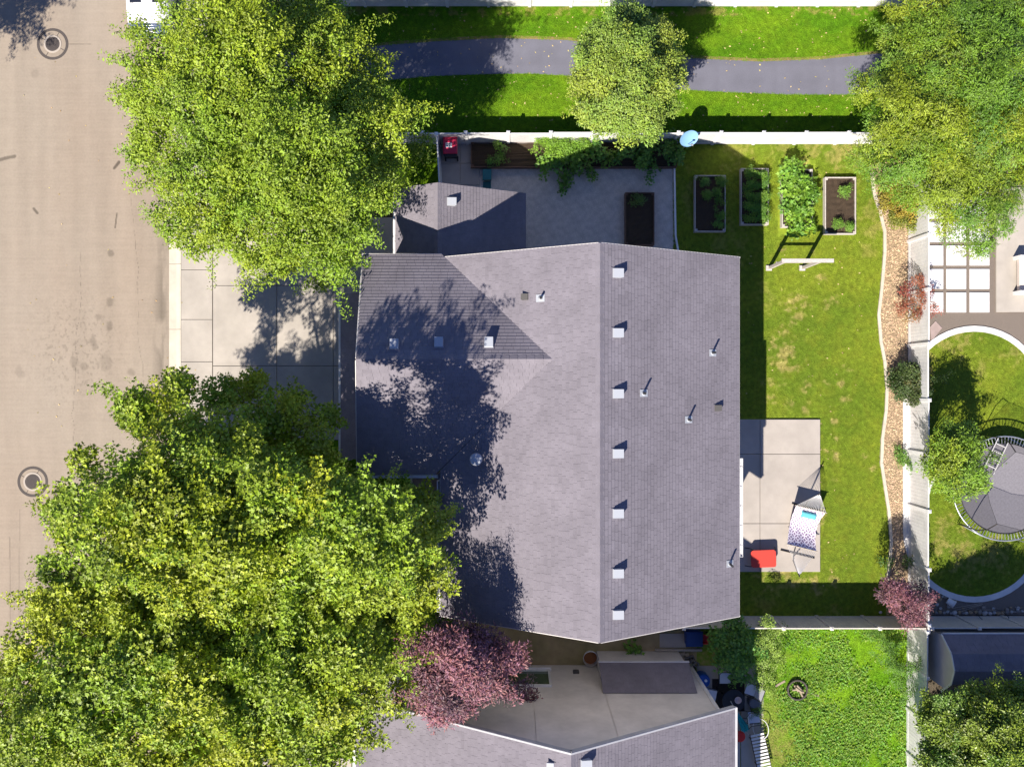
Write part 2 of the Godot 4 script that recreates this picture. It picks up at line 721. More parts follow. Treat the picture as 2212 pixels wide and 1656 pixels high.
func lawn(x: float, z: float) -> Color:
	var a := noise.get_noise_2d(x * 9, z * 9)
	var b := noise2.get_noise_2d(x * 60, z * 60)
	var e := noise2.get_noise_2d(x * 190 + 50, z * 190)
	var c := Color(0.215, 0.275, 0.025).lerp(Color(0.15, 0.225, 0.02), clampf(0.5 + a * 1.3, 0, 1))
	c = c.lerp(Color(0.27, 0.285, 0.03), clampf(b * 0.9 + 0.1, 0, 1) * 0.55)
	var d := 0.0
	var p := Vector2(x, z)
	for s in dry_rows.get(int(floor(z)), []):
		var q: float = p.distance_to(s[0]) / s[1]
		if q < 1.6:
			d = maxf(d, s[2] * clampf((0.75 - q + b * 1.3 + e * 1.2) * 1.5, 0, 1))
	c = c.lerp(Color(0.42, 0.33, 0.14), d * 0.62)
	var k := 1.0 + e * 0.35
	return Color(c.r * k, c.g * k, c.b * k)


func verge(x: float, z: float) -> Color:
	var a := noise.get_noise_2d(x * 7 + 90, z * 16)
	var b := noise2.get_noise_2d(x * 50, z * 70)
	var e := noise2.get_noise_2d(x * 170 + 50, z * 170)
	var c := Color(0.085, 0.2, 0.006).lerp(Color(0.15, 0.26, 0.01), clampf(0.5 + a * 1.2 + b * 0.5, 0, 1))
	var k := 1.0 + e * 0.35
	if z < -16.4 and b + e * 0.5 > 0.15:
		c = c.lerp(Color(0.3, 0.22, 0.09), 0.5)
	return Color(c.r * k, c.g * k, c.b * k)


func weedy(x: float, z: float) -> Color:
	var a := noise.get_noise_2d(x * 14 + 30, z * 14)
	var b := noise2.get_noise_2d(x * 60, z * 60)
	var e := noise2.get_noise_2d(x * 190 + 50, z * 190)
	var c := Color(0.11, 0.26, 0.007).lerp(Color(0.2, 0.36, 0.015), clampf(0.5 + a * 1.2 + b * 0.5, 0, 1))
	var d := clampf((12.7 - x) * 0.4 + b * 1.3 + a * 0.6 + (z - 13.8) * 0.22, 0.0, 1.0)
	c = c.lerp(Color(0.27, 0.23, 0.08), d * clampf(0.55 + e, 0, 1))
	var k := 1.0 + e * 0.35
	return Color(c.r * k, c.g * k, c.b * k)


var road_rows := {}


func road_mark(a: Vector2, b: Vector2, w: float, k: float) -> void:
	for z in range(int(floor(minf(a.y, b.y) - w)), int(floor(maxf(a.y, b.y) + w)) + 1):
		if not road_rows.has(z):
			road_rows[z] = []
		road_rows[z].append([a, b, w, k])


func road_colour(x: float, z: float) -> Color:
	var a := noise.get_noise_2d(x * 5 + 11, z * 2.5)
	var streak := noise2.get_noise_2d(x * 30, z * 1.6)
	var b := noise2.get_noise_2d(x * 90, z * 60)
	var fine := noise2.get_noise_2d(x * 420, z * 420)
	var k := 1.0 + a * 0.1 + streak * 0.13 + b * 0.05 + fine * 0.09 + noise2.get_noise_2d(x * 12, z * 330 + 70) * 0.06
	var c := Color(0.3, 0.243, 0.19).lerp(Color(0.285, 0.243, 0.197), clampf(0.5 + a, 0, 1))
	# tyre grime, oil spots and scuffs where the photograph shows them
	var oil := clampf((noise2.get_noise_2d(x * 210 + 300, z * 150) - 0.2) * 6.0, 0, 1)
	var zone := exp(-pow((x + 19.6) / 1.8, 2) - pow((z + 1.6) / 2.2, 2))
	k *= 1.0 - 0.19 * oil * clampf(zone * 1.4, 0, 1)
	var gut := clampf((noise2.get_noise_2d(x * 60 + 9, z * 14) + 0.25) * 3.0, 0, 1) * clampf(1.0 - absf(x + 15.75) / 0.45, 0, 1) * clampf(1.2 - absf(z + 2.5) / 5.0, 0, 1)
	k *= 1.0 - 0.4 * gut
	var p := Vector2(x, z)
	for s in road_rows.get(int(floor(z)), []):
		var q := Geometry2D.get_closest_point_to_segment(p, s[0], s[1])
		var d: float = p.distance_to(q)
		if d < s[2]:
			k *= 1.0 - s[3] * clampf((s[2] - d) / s[2] * 2.0 + b, 0, 1)
	return Color(c.r * k, c.g * k, c.b * k)


func berm(z: float) -> float:
	return 0.24 * smoothstep(-10.95, -12.1, z) + 0.004


# ---------------------------------------------------------------- scene
func _ready() -> void:
	rng.seed = 7
	noise.seed = 3
	noise.frequency = 0.02
	noise2.seed = 9
	noise2.frequency = 0.02
	sky_and_camera()
	materials()
	setting()
	main_house()
	neighbour_house()
	fences()
	trees()
	garden()
	street()
	east_garden()
	south_garden()


func sky_and_camera() -> void:
	var cam := Camera3D.new()
	cam.name = "camera"
	cam.fov = rad_to_deg(2.0 * atan(828.0 / F))
	cam.far = 900.0
	add_child(cam)
	cam.transform = Transform3D(Basis(Vector3.RIGHT, Vector3(0, 0, -1), Vector3.UP), Vector3(0, H, 0))
	cam.current = true
	var sky := ProceduralSkyMaterial.new()
	sky.sky_top_color = Color(0.26, 0.345, 0.54)
	sky.sky_horizon_color = Color(0.5, 0.57, 0.68)
	sky.sky_curve = 0.12
	sky.ground_bottom_color = Color(0.2, 0.19, 0.17)
	sky.ground_horizon_color = Color(0.5, 0.57, 0.68)
	sky.sun_angle_max = 1.0
	var env := Environment.new()
	env.background_mode = Environment.BG_SKY
	env.sky = Sky.new()
	env.sky.sky_material = sky
	env.background_energy_multiplier = 1.0
	env.tonemap_mode = Environment.TONE_MAPPER_LINEAR
	env.tonemap_exposure = 1.85
	env.sdfgi_enabled = true
	env.ssao_enabled = true
	env.ssil_enabled = true
	var we := WorldEnvironment.new()
	we.environment = env
	add_child(we)
	var sun := DirectionalLight3D.new()
	sun.name = "sun"
	sun.light_energy = 1.6
	sun.light_color = Color(1.0, 0.965, 0.91)
	sun.light_angular_distance = 0.5
	sun.shadow_enabled = true
	add_child(sun)
	sun.look_at_from_position(Vector3.ZERO, SUN.normalized(), Vector3.UP)


func materials() -> void:
	var grain := mottle("grain", 5, 512, 0.8, 1.0, [[0.08, 0.7], [0.01, 0.5]], 0.35)
	var blotch := mottle("blotch", 21, 512, 0.9, 1.0, [[0.004, 0.9], [0.02, 0.4], [0.1, 0.25]], 0.12)
	var chips := mottle("chips", 31, 512, 0.45, 1.0, [[0.06, 0.9], [0.2, 0.6]], 0.4)
	var wood := mottle("wood", 41, 256, 0.72, 1.0, [[0.03, 0.6], [0.15, 0.5]], 0.2)
	mat("soil_ground", lin(0.16, 0.13, 0.09), 0.95, [chips, 2.3])
	mat("concrete", lin(0.43, 0.39, 0.345), 0.85, [blotch, 3.7], {"bump": [grain, 0.3]})
	mat("patio_concrete", lin(0.41, 0.37, 0.335), 0.85, [blotch, 4.3], {"bump": [grain, 0.3]})
	mat("kerb", lin(0.58, 0.52, 0.43), 0.85, [blotch, 2.2])
	mat("white_kerb", lin(0.72, 0.7, 0.68), 0.8, [blotch, 2.2])
	mat("asphalt_path", lin(0.172, 0.172, 0.212), 0.9, [mottle("asph", 71, 512, 0.8, 1.0, [[0.004, 0.35], [0.09, 0.3]], 0.45), 2.6])
	mat("mulch", lin(0.62, 0.46, 0.29), 0.95, [chips, 0.9], {"bump": [chips, 2.0]})
	mat("gravel_brown", lin(0.4, 0.33, 0.275), 0.95, [chips, 0.7], {"bump": [chips, 2.0]})
	mat("gravel_grey", lin(0.76, 0.68, 0.61), 0.95, [mottle("pea", 33, 512, 0.74, 1.0, [[0.06, 0.9], [0.2, 0.6], [0.006, 0.5]], 0.4), 1.3], {"bump": [chips, 2.0]})
	mat("soil", lin(0.125, 0.085, 0.056), 0.98, [chips, 0.8], {"bump": [chips, 3.0]})
	mat("paver", lin(0.78, 0.77, 0.79), 0.8, [blotch, 2.0])
	mat("vinyl", lin(0.84, 0.83, 0.84), 0.42, [blotch, 5.0])
	for i in 3:
		var k: float = [0.95, 1.0, 0.97][i]
		mat("vinyl_%d" % i, lin(0.82 * k, 0.81 * k, 0.815 * k), 0.42, [mottle("weather", 61, 256, 0.86, 1.0, [[0.01, 0.6], [0.08, 0.5]], 0.15), [3.1, 2.3, 4.1][i]])
		mat("vinyl_tan_%d" % i, lin(0.7 * k, 0.66 * k, 0.6 * k), 0.45, [T.weather, [3.1, 2.3, 4.1][i]])
	mat("vinyl_tan", lin(0.7, 0.66, 0.6), 0.45, [blotch, 5.0])
	mat("trim", lin(0.5, 0.5, 0.52), 0.6, [blotch, 1.7])
	mat("white", lin(0.78, 0.77, 0.77), 0.5, [blotch, 1.7])
	mat("white_wood", lin(0.68, 0.62, 0.58), 0.7, [wood, 0.6])
	mat("pale_wood", lin(0.55, 0.48, 0.4), 0.8, [wood, 0.6])
	mat("brown_wood", lin(0.2, 0.12, 0.085), 0.85, [wood, 0.6])
	mat("log", lin(0.42, 0.34, 0.25), 0.85, [wood, 0.4])
	mat("bark", lin(0.16, 0.12, 0.085), 0.95, [chips, 0.6])
	mat("bark_light", lin(0.36, 0.3, 0.23), 0.95, [chips, 0.6])
	mat("wall", lin(0.74, 0.7, 0.665), 0.85, [blotch, 3.1])
	mat("seam", lin(0.13, 0.12, 0.115), 0.9)
	mat("deck", lin(0.12, 0.11, 0.12), 0.95)
	var aged := mottle("aged", 55, 512, 0.8, 1.0, [[0.005, 0.5], [0.025, 0.35], [0.16, 0.3]], 0.4)
	for i in 5:
		var k: float = [0.94, 0.975, 1.0, 1.03, 1.06][i]
		mat("shingle_%d" % i, lin(0.252 * k, 0.232 * k, 0.266 * k), 0.93, [aged, 5.3], {"spec": 0.25})
	mat("shingle_mass", lin(0.252, 0.232, 0.266), 0.93, [aged, 5.3], {"vertex_color_use_as_albedo": true, "spec": 0.25})
	mat("galvanised", lin(0.62, 0.63, 0.66), 0.4, [blotch, 1.0], {"metallic": 0.55})
	mat("vent_white", lin(0.38, 0.4, 0.44), 0.4)
	mat("vent_dark", lin(0.09, 0.085, 0.08), 0.6)
	mat("pipe_black", lin(0.03, 0.03, 0.032), 0.5)
	mat("black", lin(0.018, 0.018, 0.02), 0.5)
	mat("dark_metal", lin(0.035, 0.03, 0.03), 0.45, [], {"metallic": 0.4})
	mat("iron", lin(0.1, 0.085, 0.08), 0.75, [grain, 0.5], {"metallic": 0.2})
	mat("collar", lin(0.1, 0.085, 0.078), 0.85, [grain, 0.5])
	mat("glass", lin(0.05, 0.1, 0.06), 0.08, [], {"spec": 0.6})
	mat("blade", Color.WHITE, 0.6, [], {"vertex_color_use_as_albedo": true, "backlight_enabled": true, "backlight": Color(0.7, 0.75, 0.3), "spec": 0.3})
	# leaves
	leaf_mat("leaf_oak", lin(0.245, 0.355, 0.021), Color(0.5, 0.56, 0.18))
	leaf_mat("leaf_maple", lin(0.275, 0.355, 0.018), Color(0.5, 0.54, 0.15))
	leaf_mat("leaf_grey", lin(0.215, 0.335, 0.045), Color(0.42, 0.48, 0.22))
	leaf_mat("leaf_locust", lin(0.245, 0.335, 0.019), Color(0.48, 0.54, 0.17))
	leaf_mat("leaf_plum", lin(0.19, 0.088, 0.115), Color(0.32, 0.2, 0.21))
	leaf_mat("leaf_dark", lin(0.11, 0.2, 0.035), Color(0.5, 0.62, 0.25), 0.4)
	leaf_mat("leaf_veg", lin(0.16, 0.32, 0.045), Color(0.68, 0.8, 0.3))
	leaf_mat("leaf_mixed", Color.WHITE, Color(0.7, 0.66, 0.4))
	leaf_mat("leaf_laurel", lin(0.2, 0.3, 0.045), Color(0.6, 0.7, 0.3), 0.4)
	make_tuft()
	twig("oak", 12, 0.2, 0.135, 0.07, 0.75)
	twig("maple", 11, 0.21, 0.14, 0.125, 0.75, true)
	twig("small", 14, 0.17, 0.095, 0.055, 0.6)
	twig("fern", 24, 0.24, 0.11, 0.03, 0.5)
	twig("lance", 13, 0.18, 0.13, 0.042, 0.9)
	twig("thick", 12, 0.15, 0.11, 0.06, 0.7)
	twig("squash", 7, 0.24, 0.22, 0.2, 0.35, true)
	twig("veg", 10, 0.13, 0.1, 0.07, 0.5, true)
	twig("weed", 9, 0.07, 0.06, 0.035, 0.4)


func sheet(poly: PackedVector2Array, y: float, depth := 0.0) -> MB:
	var m := MB.new()
	m.slab(poly, y - depth, y, depth > 0.0)
	return m


func setting() -> void:
	ground_piece("ground", sheet(rect(-300, -300, 300, 300), -0.06), M.soil_ground, "bare brown earth under and around the gardens")
	# road
	for s in [[0, 345, 30, 337, 0.1, 0.55], [72, 450, 80, 460, 0.07, 0.6], [246, 363, 256, 350, 0.08, 0.7], [248, 492, 252, 460, 0.04, 0.6], [238, 545, 239, 548, 0.16, 0.6], [237, 650, 237, 656, 0.2, 0.5], [212, 683, 213, 685, 0.18, 0.4], [235, 700, 235, 706, 0.2, 0.5], [75, 157, 76, 158, 0.25, 0.25], [282, 802, 283, 803, 0.22, 0.45], [160, 780, 162, 783, 0.25, 0.35], [198, 735, 204, 748, 0.2, 0.45], [225, 775, 230, 790, 0.3, 0.3], [180, 790, 182, 792, 0.2, 0.35], [40, 800, 45, 806, 0.25, 0.25], [150, 95, 195, 95, 0.03, 0.3], [20, 1160, 22, 1400, 0.025, 0.3], [42, 1100, 38, 1500, 0.02, 0.25]]:
		var a := P(s[0], s[1])
		var b := P(s[2], s[3])
		road_mark(Vector2(a.x, a.z), Vector2(b.x, b.z), s[4], s[5] * (0.55 if s[4] > 0.15 else 0.9))
	for c in [[-23.6, -18.0, 19.0, 0.014], [-19.4, -6.0, 17.0, 0.012], [-17.2, -16.0, 4.0, 0.012]]:
		var q := Vector2(c[0], c[1])
		while q.y < c[2]:
			var nx := q + Vector2(rnd(-0.09, 0.09), rnd(0.25, 0.6))
			road_mark(q, nx, c[3], rnd(0.15, 0.4))
			q = nx
	var im := paint(-26.5, -20, 11.2, 40, 30, road_colour)
	var rm := ground_mat("road_surface", im, -26.5, -20, 11.2, 40, 0.85)
	ground_piece("road", sheet(rect(-26.5, -20, -15.41, 20), 0.0), rm, "pale worn concrete street with oil spots and tyre marks")
	ground_piece("road", sheet(rect(-60, -20, -26.5, 20), -0.01), M.kerb, "pale street edge beyond the picture")
	# gutter, rolled kerb, pavement
	for i in 14:
		var z0 := -20.0 + i * 2.93
		var g := MB.new()
		var prof := [Vector2(-15.41, 0.0), Vector2(-15.08, 0.012), Vector2(-14.92, 0.09), Vector2(-14.84, 0.1)]
		for k in 3:
			g.quad(Vector3(prof[k].x, prof[k].y, z0 + 2.915), Vector3(prof[k + 1].x, prof[k + 1].y, z0 + 2.915), Vector3(prof[k + 1].x, prof[k + 1].y, z0), Vector3(prof[k].x, prof[k].y, z0))
		ground_piece("kerb", g, M.kerb, "")
	var joints := [490.0, 583.0, 690.0, 781.0, 872.0, 965.0, 1058.0, 1150.0, 1242.0, 1334.0, 1426.0, 1518.0, 1610.0, 1700.0]
	var zs := []
	for k in [120.0, 212.0, 305.0, 398.0]: zs.append(P(0, k).z)
	for k in joints: zs.append(P(0, k).z)
	zs.push_front(-20.0)
	for i in zs.size() - 1:
		var m := MB.new()
		m.cbox(Vector3(-14.13, 0.045, (zs[i] + zs[i + 1]) / 2), Vector3(1.4, 0.12, zs[i + 1] - zs[i] - 0.018), 0.012)
		ground_piece("pavement", m, M.concrete, "")
	# driveway slabs
	var xs := [-13.4, -10.53, -8.0, -5.6]
	var dz := [P(0, 470).z, P(0, 617).z, P(0, 790).z, P(0, 950).z]
	for i in 3:
		for j in 3:
			var m := MB.new()
			var x1: float = xs[i + 1] - 0.02
			if i == 2 and j == 0: x1 = -4.9
			m.cbox(Vector3((xs[i] + x1) / 2, 0.05, (dz[j] + dz[j + 1]) / 2), Vector3(x1 - xs[i], 0.12, dz[j + 1] - dz[j] - 0.02), 0.012)
			ground_piece("driveway", m, M.concrete, "")
	# lawns
	for s in [[1725, 640, 0.4], [1718, 690, 0.55], [1700, 672, 0.35], [1738, 660, 0.3], [1695, 765, 0.75], [1690, 790, 0.4], [1672, 750, 0.4], [1800, 652, 0.3], [1790, 660, 0.25], [1715, 795, 0.2], [1742, 832, 0.25], [1740, 845, 0.2], [1818, 830, 0.2], [1830, 795, 0.28], [1823, 862, 0.25], [1786, 828, 0.15], [1712, 875, 0.25], [1735, 882, 0.3], [1800, 910, 0.2], [1805, 948, 0.2], [1790, 975, 0.2], [1806, 985, 0.2], [1770, 600, 0.25], [1690, 625, 0.2], [1755, 540, 0.2], [1870, 985, 0.2], [1885, 1010, 0.18], [1770, 1120, 0.4], [1690, 540, 0.2], [1690, 830, 0.3], [1660, 820, 0.3], [1665, 860, 0.25], [1750, 1035, 0.2], [1800, 1035, 0.15], [1740, 1255, 0.3], [1760, 1262, 0.4], [1700, 1245, 0.5], [1655, 1248, 0.5], [1800, 1250, 0.35]]:
		add_dry(s[0], s[1], s[2])
	for s in [[1690, 322, 0.6, 0.5], [1740, 318, 0.7, 0.6], [1800, 325, 0.9, 0.8], [1830, 318, 0.7, 0.9], [1780, 310, 0.6, 0.8], [1850, 350, 0.8, 0.5], [1885, 500, 0.7, 0.6], [1870, 540, 0.5, 0.4], [1880, 460, 0.6, 0.5], [1690, 1250, 0.8, 0.6], [1790, 1330, 0.7, 0.5], [1650, 1300, 0.6, 0.4], [1660, 640, 0.6, 0.3], [2040, 735, 0.7, 0.7], [2070, 728, 0.8, 0.7], [2190, 760, 0.5, 0.6], [2115, 800, 0.5, 0.5], [2000, 755, 0.6, 0.6], [2060, 1190, 1.0, 0.8], [2100, 1200, 1.1, 0.7], [2150, 1190, 1.0, 0.6], [2040, 1150, 0.7, 0.7], [2000, 1130, 0.5, 0.5], [1500, 420, 1.0, 0.4], [1580, 520, 1.0, 0.4], [1590, 320, 1.0, 0.5]]:
		add_dry(s[0], s[1], s[2], s[3])
	var yard := flat([[1455, 306], [1884, 308], [1880, 372], [1884, 420], [1898, 458], [1908, 502], [1907, 550], [1901, 619], [1895, 679], [1900, 739], [1908, 779], [1913, 836], [1910, 886], [1902, 946], [1900, 999], [1908, 1046], [1916, 1104], [1921, 1171], [1917, 1221], [1925, 1333], [1455, 1333]])
	ground_piece("lawn", sheet(yard, -0.004), ground_mat("lawn_back", paint(7.0, -11, 10.2, 21.6, 26, lawn), 7.0, -11, 10.2, 21.6), "olive green back lawn with tan bare patches")
	var holes := []
	for b in [[1501, 378, 1568, 500], [1601, 363, 1661, 485], [1680, 345, 1763, 510], [1783, 382, 1850, 505]]:
		var a := P(b[0], b[1])
		var e := P(b[2], b[3])
		holes.append(Rect2(a.x, a.z, e.x - a.x, e.z - a.z))
	holes.append(Rect2(8.0, 1.5, 5.85, 7.0))
	turf("grass", "short olive grass blades on the back lawn beside the main house", yard, func(_x, _z): return -0.004, 620, lawn, 1.0, holes)
	# the common strip beyond the garden fence, raised, with an asphalt path
	var g := MB.new()
	var zz := [-10.9, -11.1, -11.4, -11.7, -12.1, -14.0, -16.95]
	for i in zz.size() - 1:
		g.quad(Vector3(-13.3, berm(zz[i]), zz[i]), Vector3(30, berm(zz[i]), zz[i]), Vector3(30, berm(zz[i + 1]), zz[i + 1]), Vector3(-13.3, berm(zz[i + 1]), zz[i + 1]))
	ground_piece("lawn", g, ground_mat("lawn_strip", paint(-13.4, -17.2, 38, 6.4, 24, verge), -13.4, -17.2, 38, 6.4), "bright green mown strip along the asphalt path")
	var top := [[480, 100], [600, 112], [740, 106], [850, 95], [950, 88], [1080, 81.5], [1228, 86], [1360, 108], [1440, 120], [1513, 126], [1641, 132], [1775, 127], [1858, 119], [1960, 108], [2100, 96], [2260, 92]]
	var bot := [[480, 180], [600, 190], [740, 182], [824, 174], [937, 164], [1071, 159.5], [1137, 158.5], [1237, 163.5], [1360, 182], [1478, 193.5], [1575, 199], [1708, 204], [1838, 204], [1960, 194], [2100, 180], [2260, 174]]
	var path_poly := []
	path_poly.append_array(top)
	var rb := bot.duplicate()
	rb.reverse()
	path_poly.append_array(rb)
	var path := flat(path_poly, 0.26)
	ground_piece("path", sheet(path, 0.262, 0.06), M.asphalt_path, "grey asphalt footpath curving between two lawns")
	var edge := MB.new()
	for i in top.size() - 1:
		var a := P(top[i][0], top[i][1], 0.25)
		var b := P(top[i + 1][0], top[i + 1][1], 0.25)
		edge.bar(a + Vector3(0, -0.01, -0.05), b + Vector3(0, -0.01, -0.05), 0.13, 0.05)
	ground_piece("path_edge", edge, mat("straw", lin(0.45, 0.33, 0.13), 0.95, [T.chips, 0.8]), "strip of straw dry grass along the footpath edge")
	var strip := rect(-13.2, -17.0, 22, -10.95)
	var free := Geometry2D.clip_polygons(strip, path)
	for f in free:
		turf("grass", "bright green mown grass beside the asphalt footpath", f, func(_x, z): return berm(z), 420, verge, 1.05)
	# side yard of the main house
	ground_piece("gravel_yard", sheet(flat([[945, 306], [1455, 306], [1462, 560], [1462, 640], [945, 640]]), 0.0), M.gravel_grey, "grey brown gravel yard beside the small garage")
	for i in 2:
		for j in 2:
			var a := P(952 + 42 * i, 306 + 47 * j)
			var e := P(952 + 42 * (i + 1), 306 + 47 * (j + 1))
			var m := MB.new()
			m.cbox(Vector3((a.x + e.x) / 2, 0.02, (a.z + e.z) / 2), Vector3(e.x - a.x - 0.015, 0.08, e.z - a.z - 0.015), 0.01)
			ground_piece("pavement", m, M.patio_concrete, "")
	# front gardens, hidden under the street trees
	for f in [[-13.4, -17.1, -3.2, -7.75], [-13.4, 2.55, -2.4, 22.0]]:
		var fm := ground_mat("lawn_front_%d" % int(f[1]), paint(f[0], f[1], f[2] - f[0], f[3] - f[1], 16, verge), f[0], f[1], f[2] - f[0], f[3] - f[1])
		if f[1] < 0:
			ground_piece("lawn", sheet(rect(f[0], -10.9, f[2], f[3]), -0.004), fm, "shaded front lawn under the oak")
		else:
			ground_piece("lawn", sheet(rect(f[0], f[1], f[2], f[3]), -0.004), fm, "shaded front lawn under the maples")
	turf("grass", "thin grass under the oak beside the small garage", rect(-9.0, -10.9, -3.3, -8.0), func(_x, _z): return -0.004, 250, verge, 1.3)
	turf("grass", "thin grass in the shade of the maples", rect(-9.5, 3, -2.4, 18.5), func(_x, _z): return -0.004, 160, verge, 1.3)
	var nd := MB.new()
	nd.cbox(Vector3(-9.2, 0.02, 18.6), Vector3(4.0, 0.1, 3.6), 0.012)
	ground_piece("driveway", nd, M.concrete, "pale concrete drive of the neighbouring house")
	# patio
	var px := [8.2, P(1641, 0).x, P(1771, 0).x]
	var pz := [P(0, 905).z, P(0, 980).z, P(0, 1129.5).z, P(0, 1234).z]
	for i in 2:
		for j in 3:
			var m := MB.new()
			m.cbox(Vector3((px[i] + px[i + 1]) / 2, 0.035, (pz[j] + pz[j + 1]) / 2), Vector3(px[i + 1] - px[i] - 0.016, 0.13, pz[j + 1] - pz[j] - 0.016), 0.012)
			ground_piece("patio", m, M.patio_concrete, "")
	# planting strip along the fence, with its kerb
	var curb := [[1883, 373], [1888, 417], [1901, 457], [1911, 500], [1911, 547], [1905, 619], [1898, 679], [1903, 739], [1911, 779], [1916, 836], [1914, 886], [1906, 946], [1904, 999], [1911, 1046], [1920, 1104], [1925, 1171], [1921, 1221], [1916, 1262]]
	var bed := curb.duplicate()
	bed.push_front([1886, 308])
	bed.append([1914, 1333])
	bed.append([1961, 1333])
	bed.append([1961, 308])
	ground_piece("planting_strip", sheet(flat(bed), 0.004), M.mulch, "strip of tan wood chips between lawn kerb and white fence")
	var cm := MB.new()
	for i in curb.size() - 1:
		var a := P(curb[i][0], curb[i][1])
		var b := P(curb[i + 1][0], curb[i + 1][1])
		for k in 2:
			var p := a.lerp(b, k / 2.0)
			var q := a.lerp(b, (k + 1) / 2.0)
			cm.bar(p + Vector3(0, 0.02, 0), q + Vector3(0, 0.02, 0) + (q - p).normalized() * 0.01, 0.13, 0.11)
	ground_piece("kerb", cm, M.kerb, "winding cream concrete edging between back lawn and wood chips")
	var where := []
	var tint := []
	var bp := flat(bed)
	var cmesh := MB.new()
	cmesh.box(Vector3.ZERO, Vector3(0.07, 0.008, 0.025))
	var one := cmesh.mesh()
	for i in 14000:
		var p := Vector2(rnd(15.9, 17.8), rnd(-10.8, 10.4))
		if Geometry2D.is_point_in_polygon(p, bp):
			where.append(Transform3D(Basis.from_euler(Vector3(rnd(-0.5, 0.5), rnd(0, TAU), rnd(-0.5, 0.5))).scaled(Vector3.ONE * rnd(0.6, 1.5)), Vector3(p.x, rnd(0.006, 0.03), p.y)))
			var q := rnd(0.5, 1.15)
			tint.append(Color(0.6 * q, 0.45 * q * rnd(0.9, 1.05), 0.285 * q))
	var ch := copies(self, "wood_chips", one, mat("chip", Color.WHITE, 0.9, [], {"vertex_color_use_as_albedo": true}), where, tint)
	tag(ch, "loose tan wood chips strewn along the white fence", "", "", "stuff")
	# fallen leaves on the strip, the path, the road edge and the back lawn
	where = []
	tint = []
	var lm := MB.new()
	lm.tri(Vector3(-0.04, 0, 0), Vector3(0, 0.012, 0.025), Vector3(0.045, 0.004, 0))
	lm.tri(Vector3(-0.04, 0, 0), Vector3(0.045, 0.004, 0), Vector3(0, 0.012, -0.025))
	for i in 620:
		var p := Vector2(rnd(-8, 19), rnd(-16.9, -11.2))
		var y := maxf(berm(p.y), 0.0) + 0.03
		if i > 430:
			p = Vector2(rnd(10.4, 15.8), rnd(-10, 9.5))
			y = 0.03
		if i > 540:
			p = Vector2(rnd(-22, -14), rnd(-15, 12))
			y = 0.012 if p.x < -15.0 else 0.11
		where.append(Transform3D(Basis.from_euler(Vector3(rnd(-0.4, 0.4), rnd(0, TAU), rnd(-0.4, 0.4))).scaled(Vector3.ONE * rnd(0.6, 1.3)), Vector3(p.x, y, p.y)))
		var q := rnd(0.6, 1.2)
		tint.append(Color(0.55 * q, 0.46 * q * rnd(0.8, 1.05), 0.2 * q))
	var fl := copies(self, "fallen_leaves", lm.mesh(), M.chip, where, tint)
	tag(fl, "pale fallen leaves scattered over lawns, path and road", "", "", "stuff")


# ---------------------------------------------------------------- the main house
func box_vent(h: Node3D, dx: float, dy: float, pt: Vector3, n: Vector3, dark := false, s := 1.0) -> void:
	var at := on_plane(dx, dy, pt, n)
	var v := (Vector3.UP - n * n.y).normalized()
	var u := v.cross(n)
	var b := Basis(u, n, -v)
	var m := MB.new()
	# hood: higher at its downhill side, lid overhanging a little
	var w := 0.165 * s
	var q := [Vector3(-w, 0.02, -w), Vector3(w, 0.02, -w), Vector3(w, 0.02, w), Vector3(-w, 0.02, w)]
	var t := [Vector3(-w * 0.92, 0.1 * s, -w * 0.95), Vector3(w * 0.92, 0.1 * s, -w * 0.95), Vector3(w * 0.92, 0.24 * s, w * 0.95), Vector3(-w * 0.92, 0.24 * s, w * 0.95)]
	for i in 4:
		var j := (i + 1) % 4
		m.quad(at + b * q[j], at + b * q[i], at + b * t[i], at + b * t[j])
	m.quad(at + b * t[3], at + b * t[2], at + b * t[1], at + b * t[0])
	var o := part(h, "roof_vent", m, M.vent_dark if dark else M.vent_white)
	var f := MB.new()
	f.box(at + n * 0.024 + v * 0.04, Vector3(w * 2.25, 0.006, w * 2.3), b)
	part(o, "flange", f, M.shingle_1)


func vent_pipe(h: Node3D, dx: float, dy: float, pt: Vector3, n: Vector3, tall := 0.45) -> void:
	var at := on_plane(dx, dy, pt, n)
	var v := (Vector3.UP - n * n.y).normalized()
	var u := v.cross(n)
	var m := MB.new()
	m.tube([at, at + Vector3(0, tall, 0)], [0.042, 0.042], 10, false)
	m.tube([at + Vector3(0, 0.1, 0), at + Vector3(0, tall - 0.002, 0)], [0.034, 0.034], 10)
	var o := part(h, "vent_pipe", m, M.pipe_black)
	var f := MB.new()
	f.box(at + n * 0.026, Vector3(0.26, 0.008, 0.34), Basis(u, n, -v))
	f.lathe(at + Vector3(0, 0.02, 0), [Vector2(0.1, 0.0), Vector2(0.047, 0.1)], 12)
	part(o, "flashing", f, M.vent_white)


func gable_walls(m: MB, x0: float, x1: float, xr: float, z0: float, z1: float, he: float, hr: float) -> void:
	for z in [z0, z1]:
		var a := Vector3(x0, 0, z)
		var b := Vector3(x1, 0, z)
		var c := Vector3(x1, he, z)
		var d := Vector3(xr, hr, z)
		var e := Vector3(x0, he, z)
		if z == z1:
			m.quad(a, b, c, e)
			m.tri(e, c, d)
		else:
			m.quad(b, a, e, c)
			m.tri(c, e, d)
	m.quad(Vector3(x0, 0, z0), Vector3(x0, 0, z1), Vector3(x0, he, z1), Vector3(x0, he, z0))
	m.quad(Vector3(x1, 0, z1), Vector3(x1, 0, z0), Vector3(x1, he, z0), Vector3(x1, he, z1))


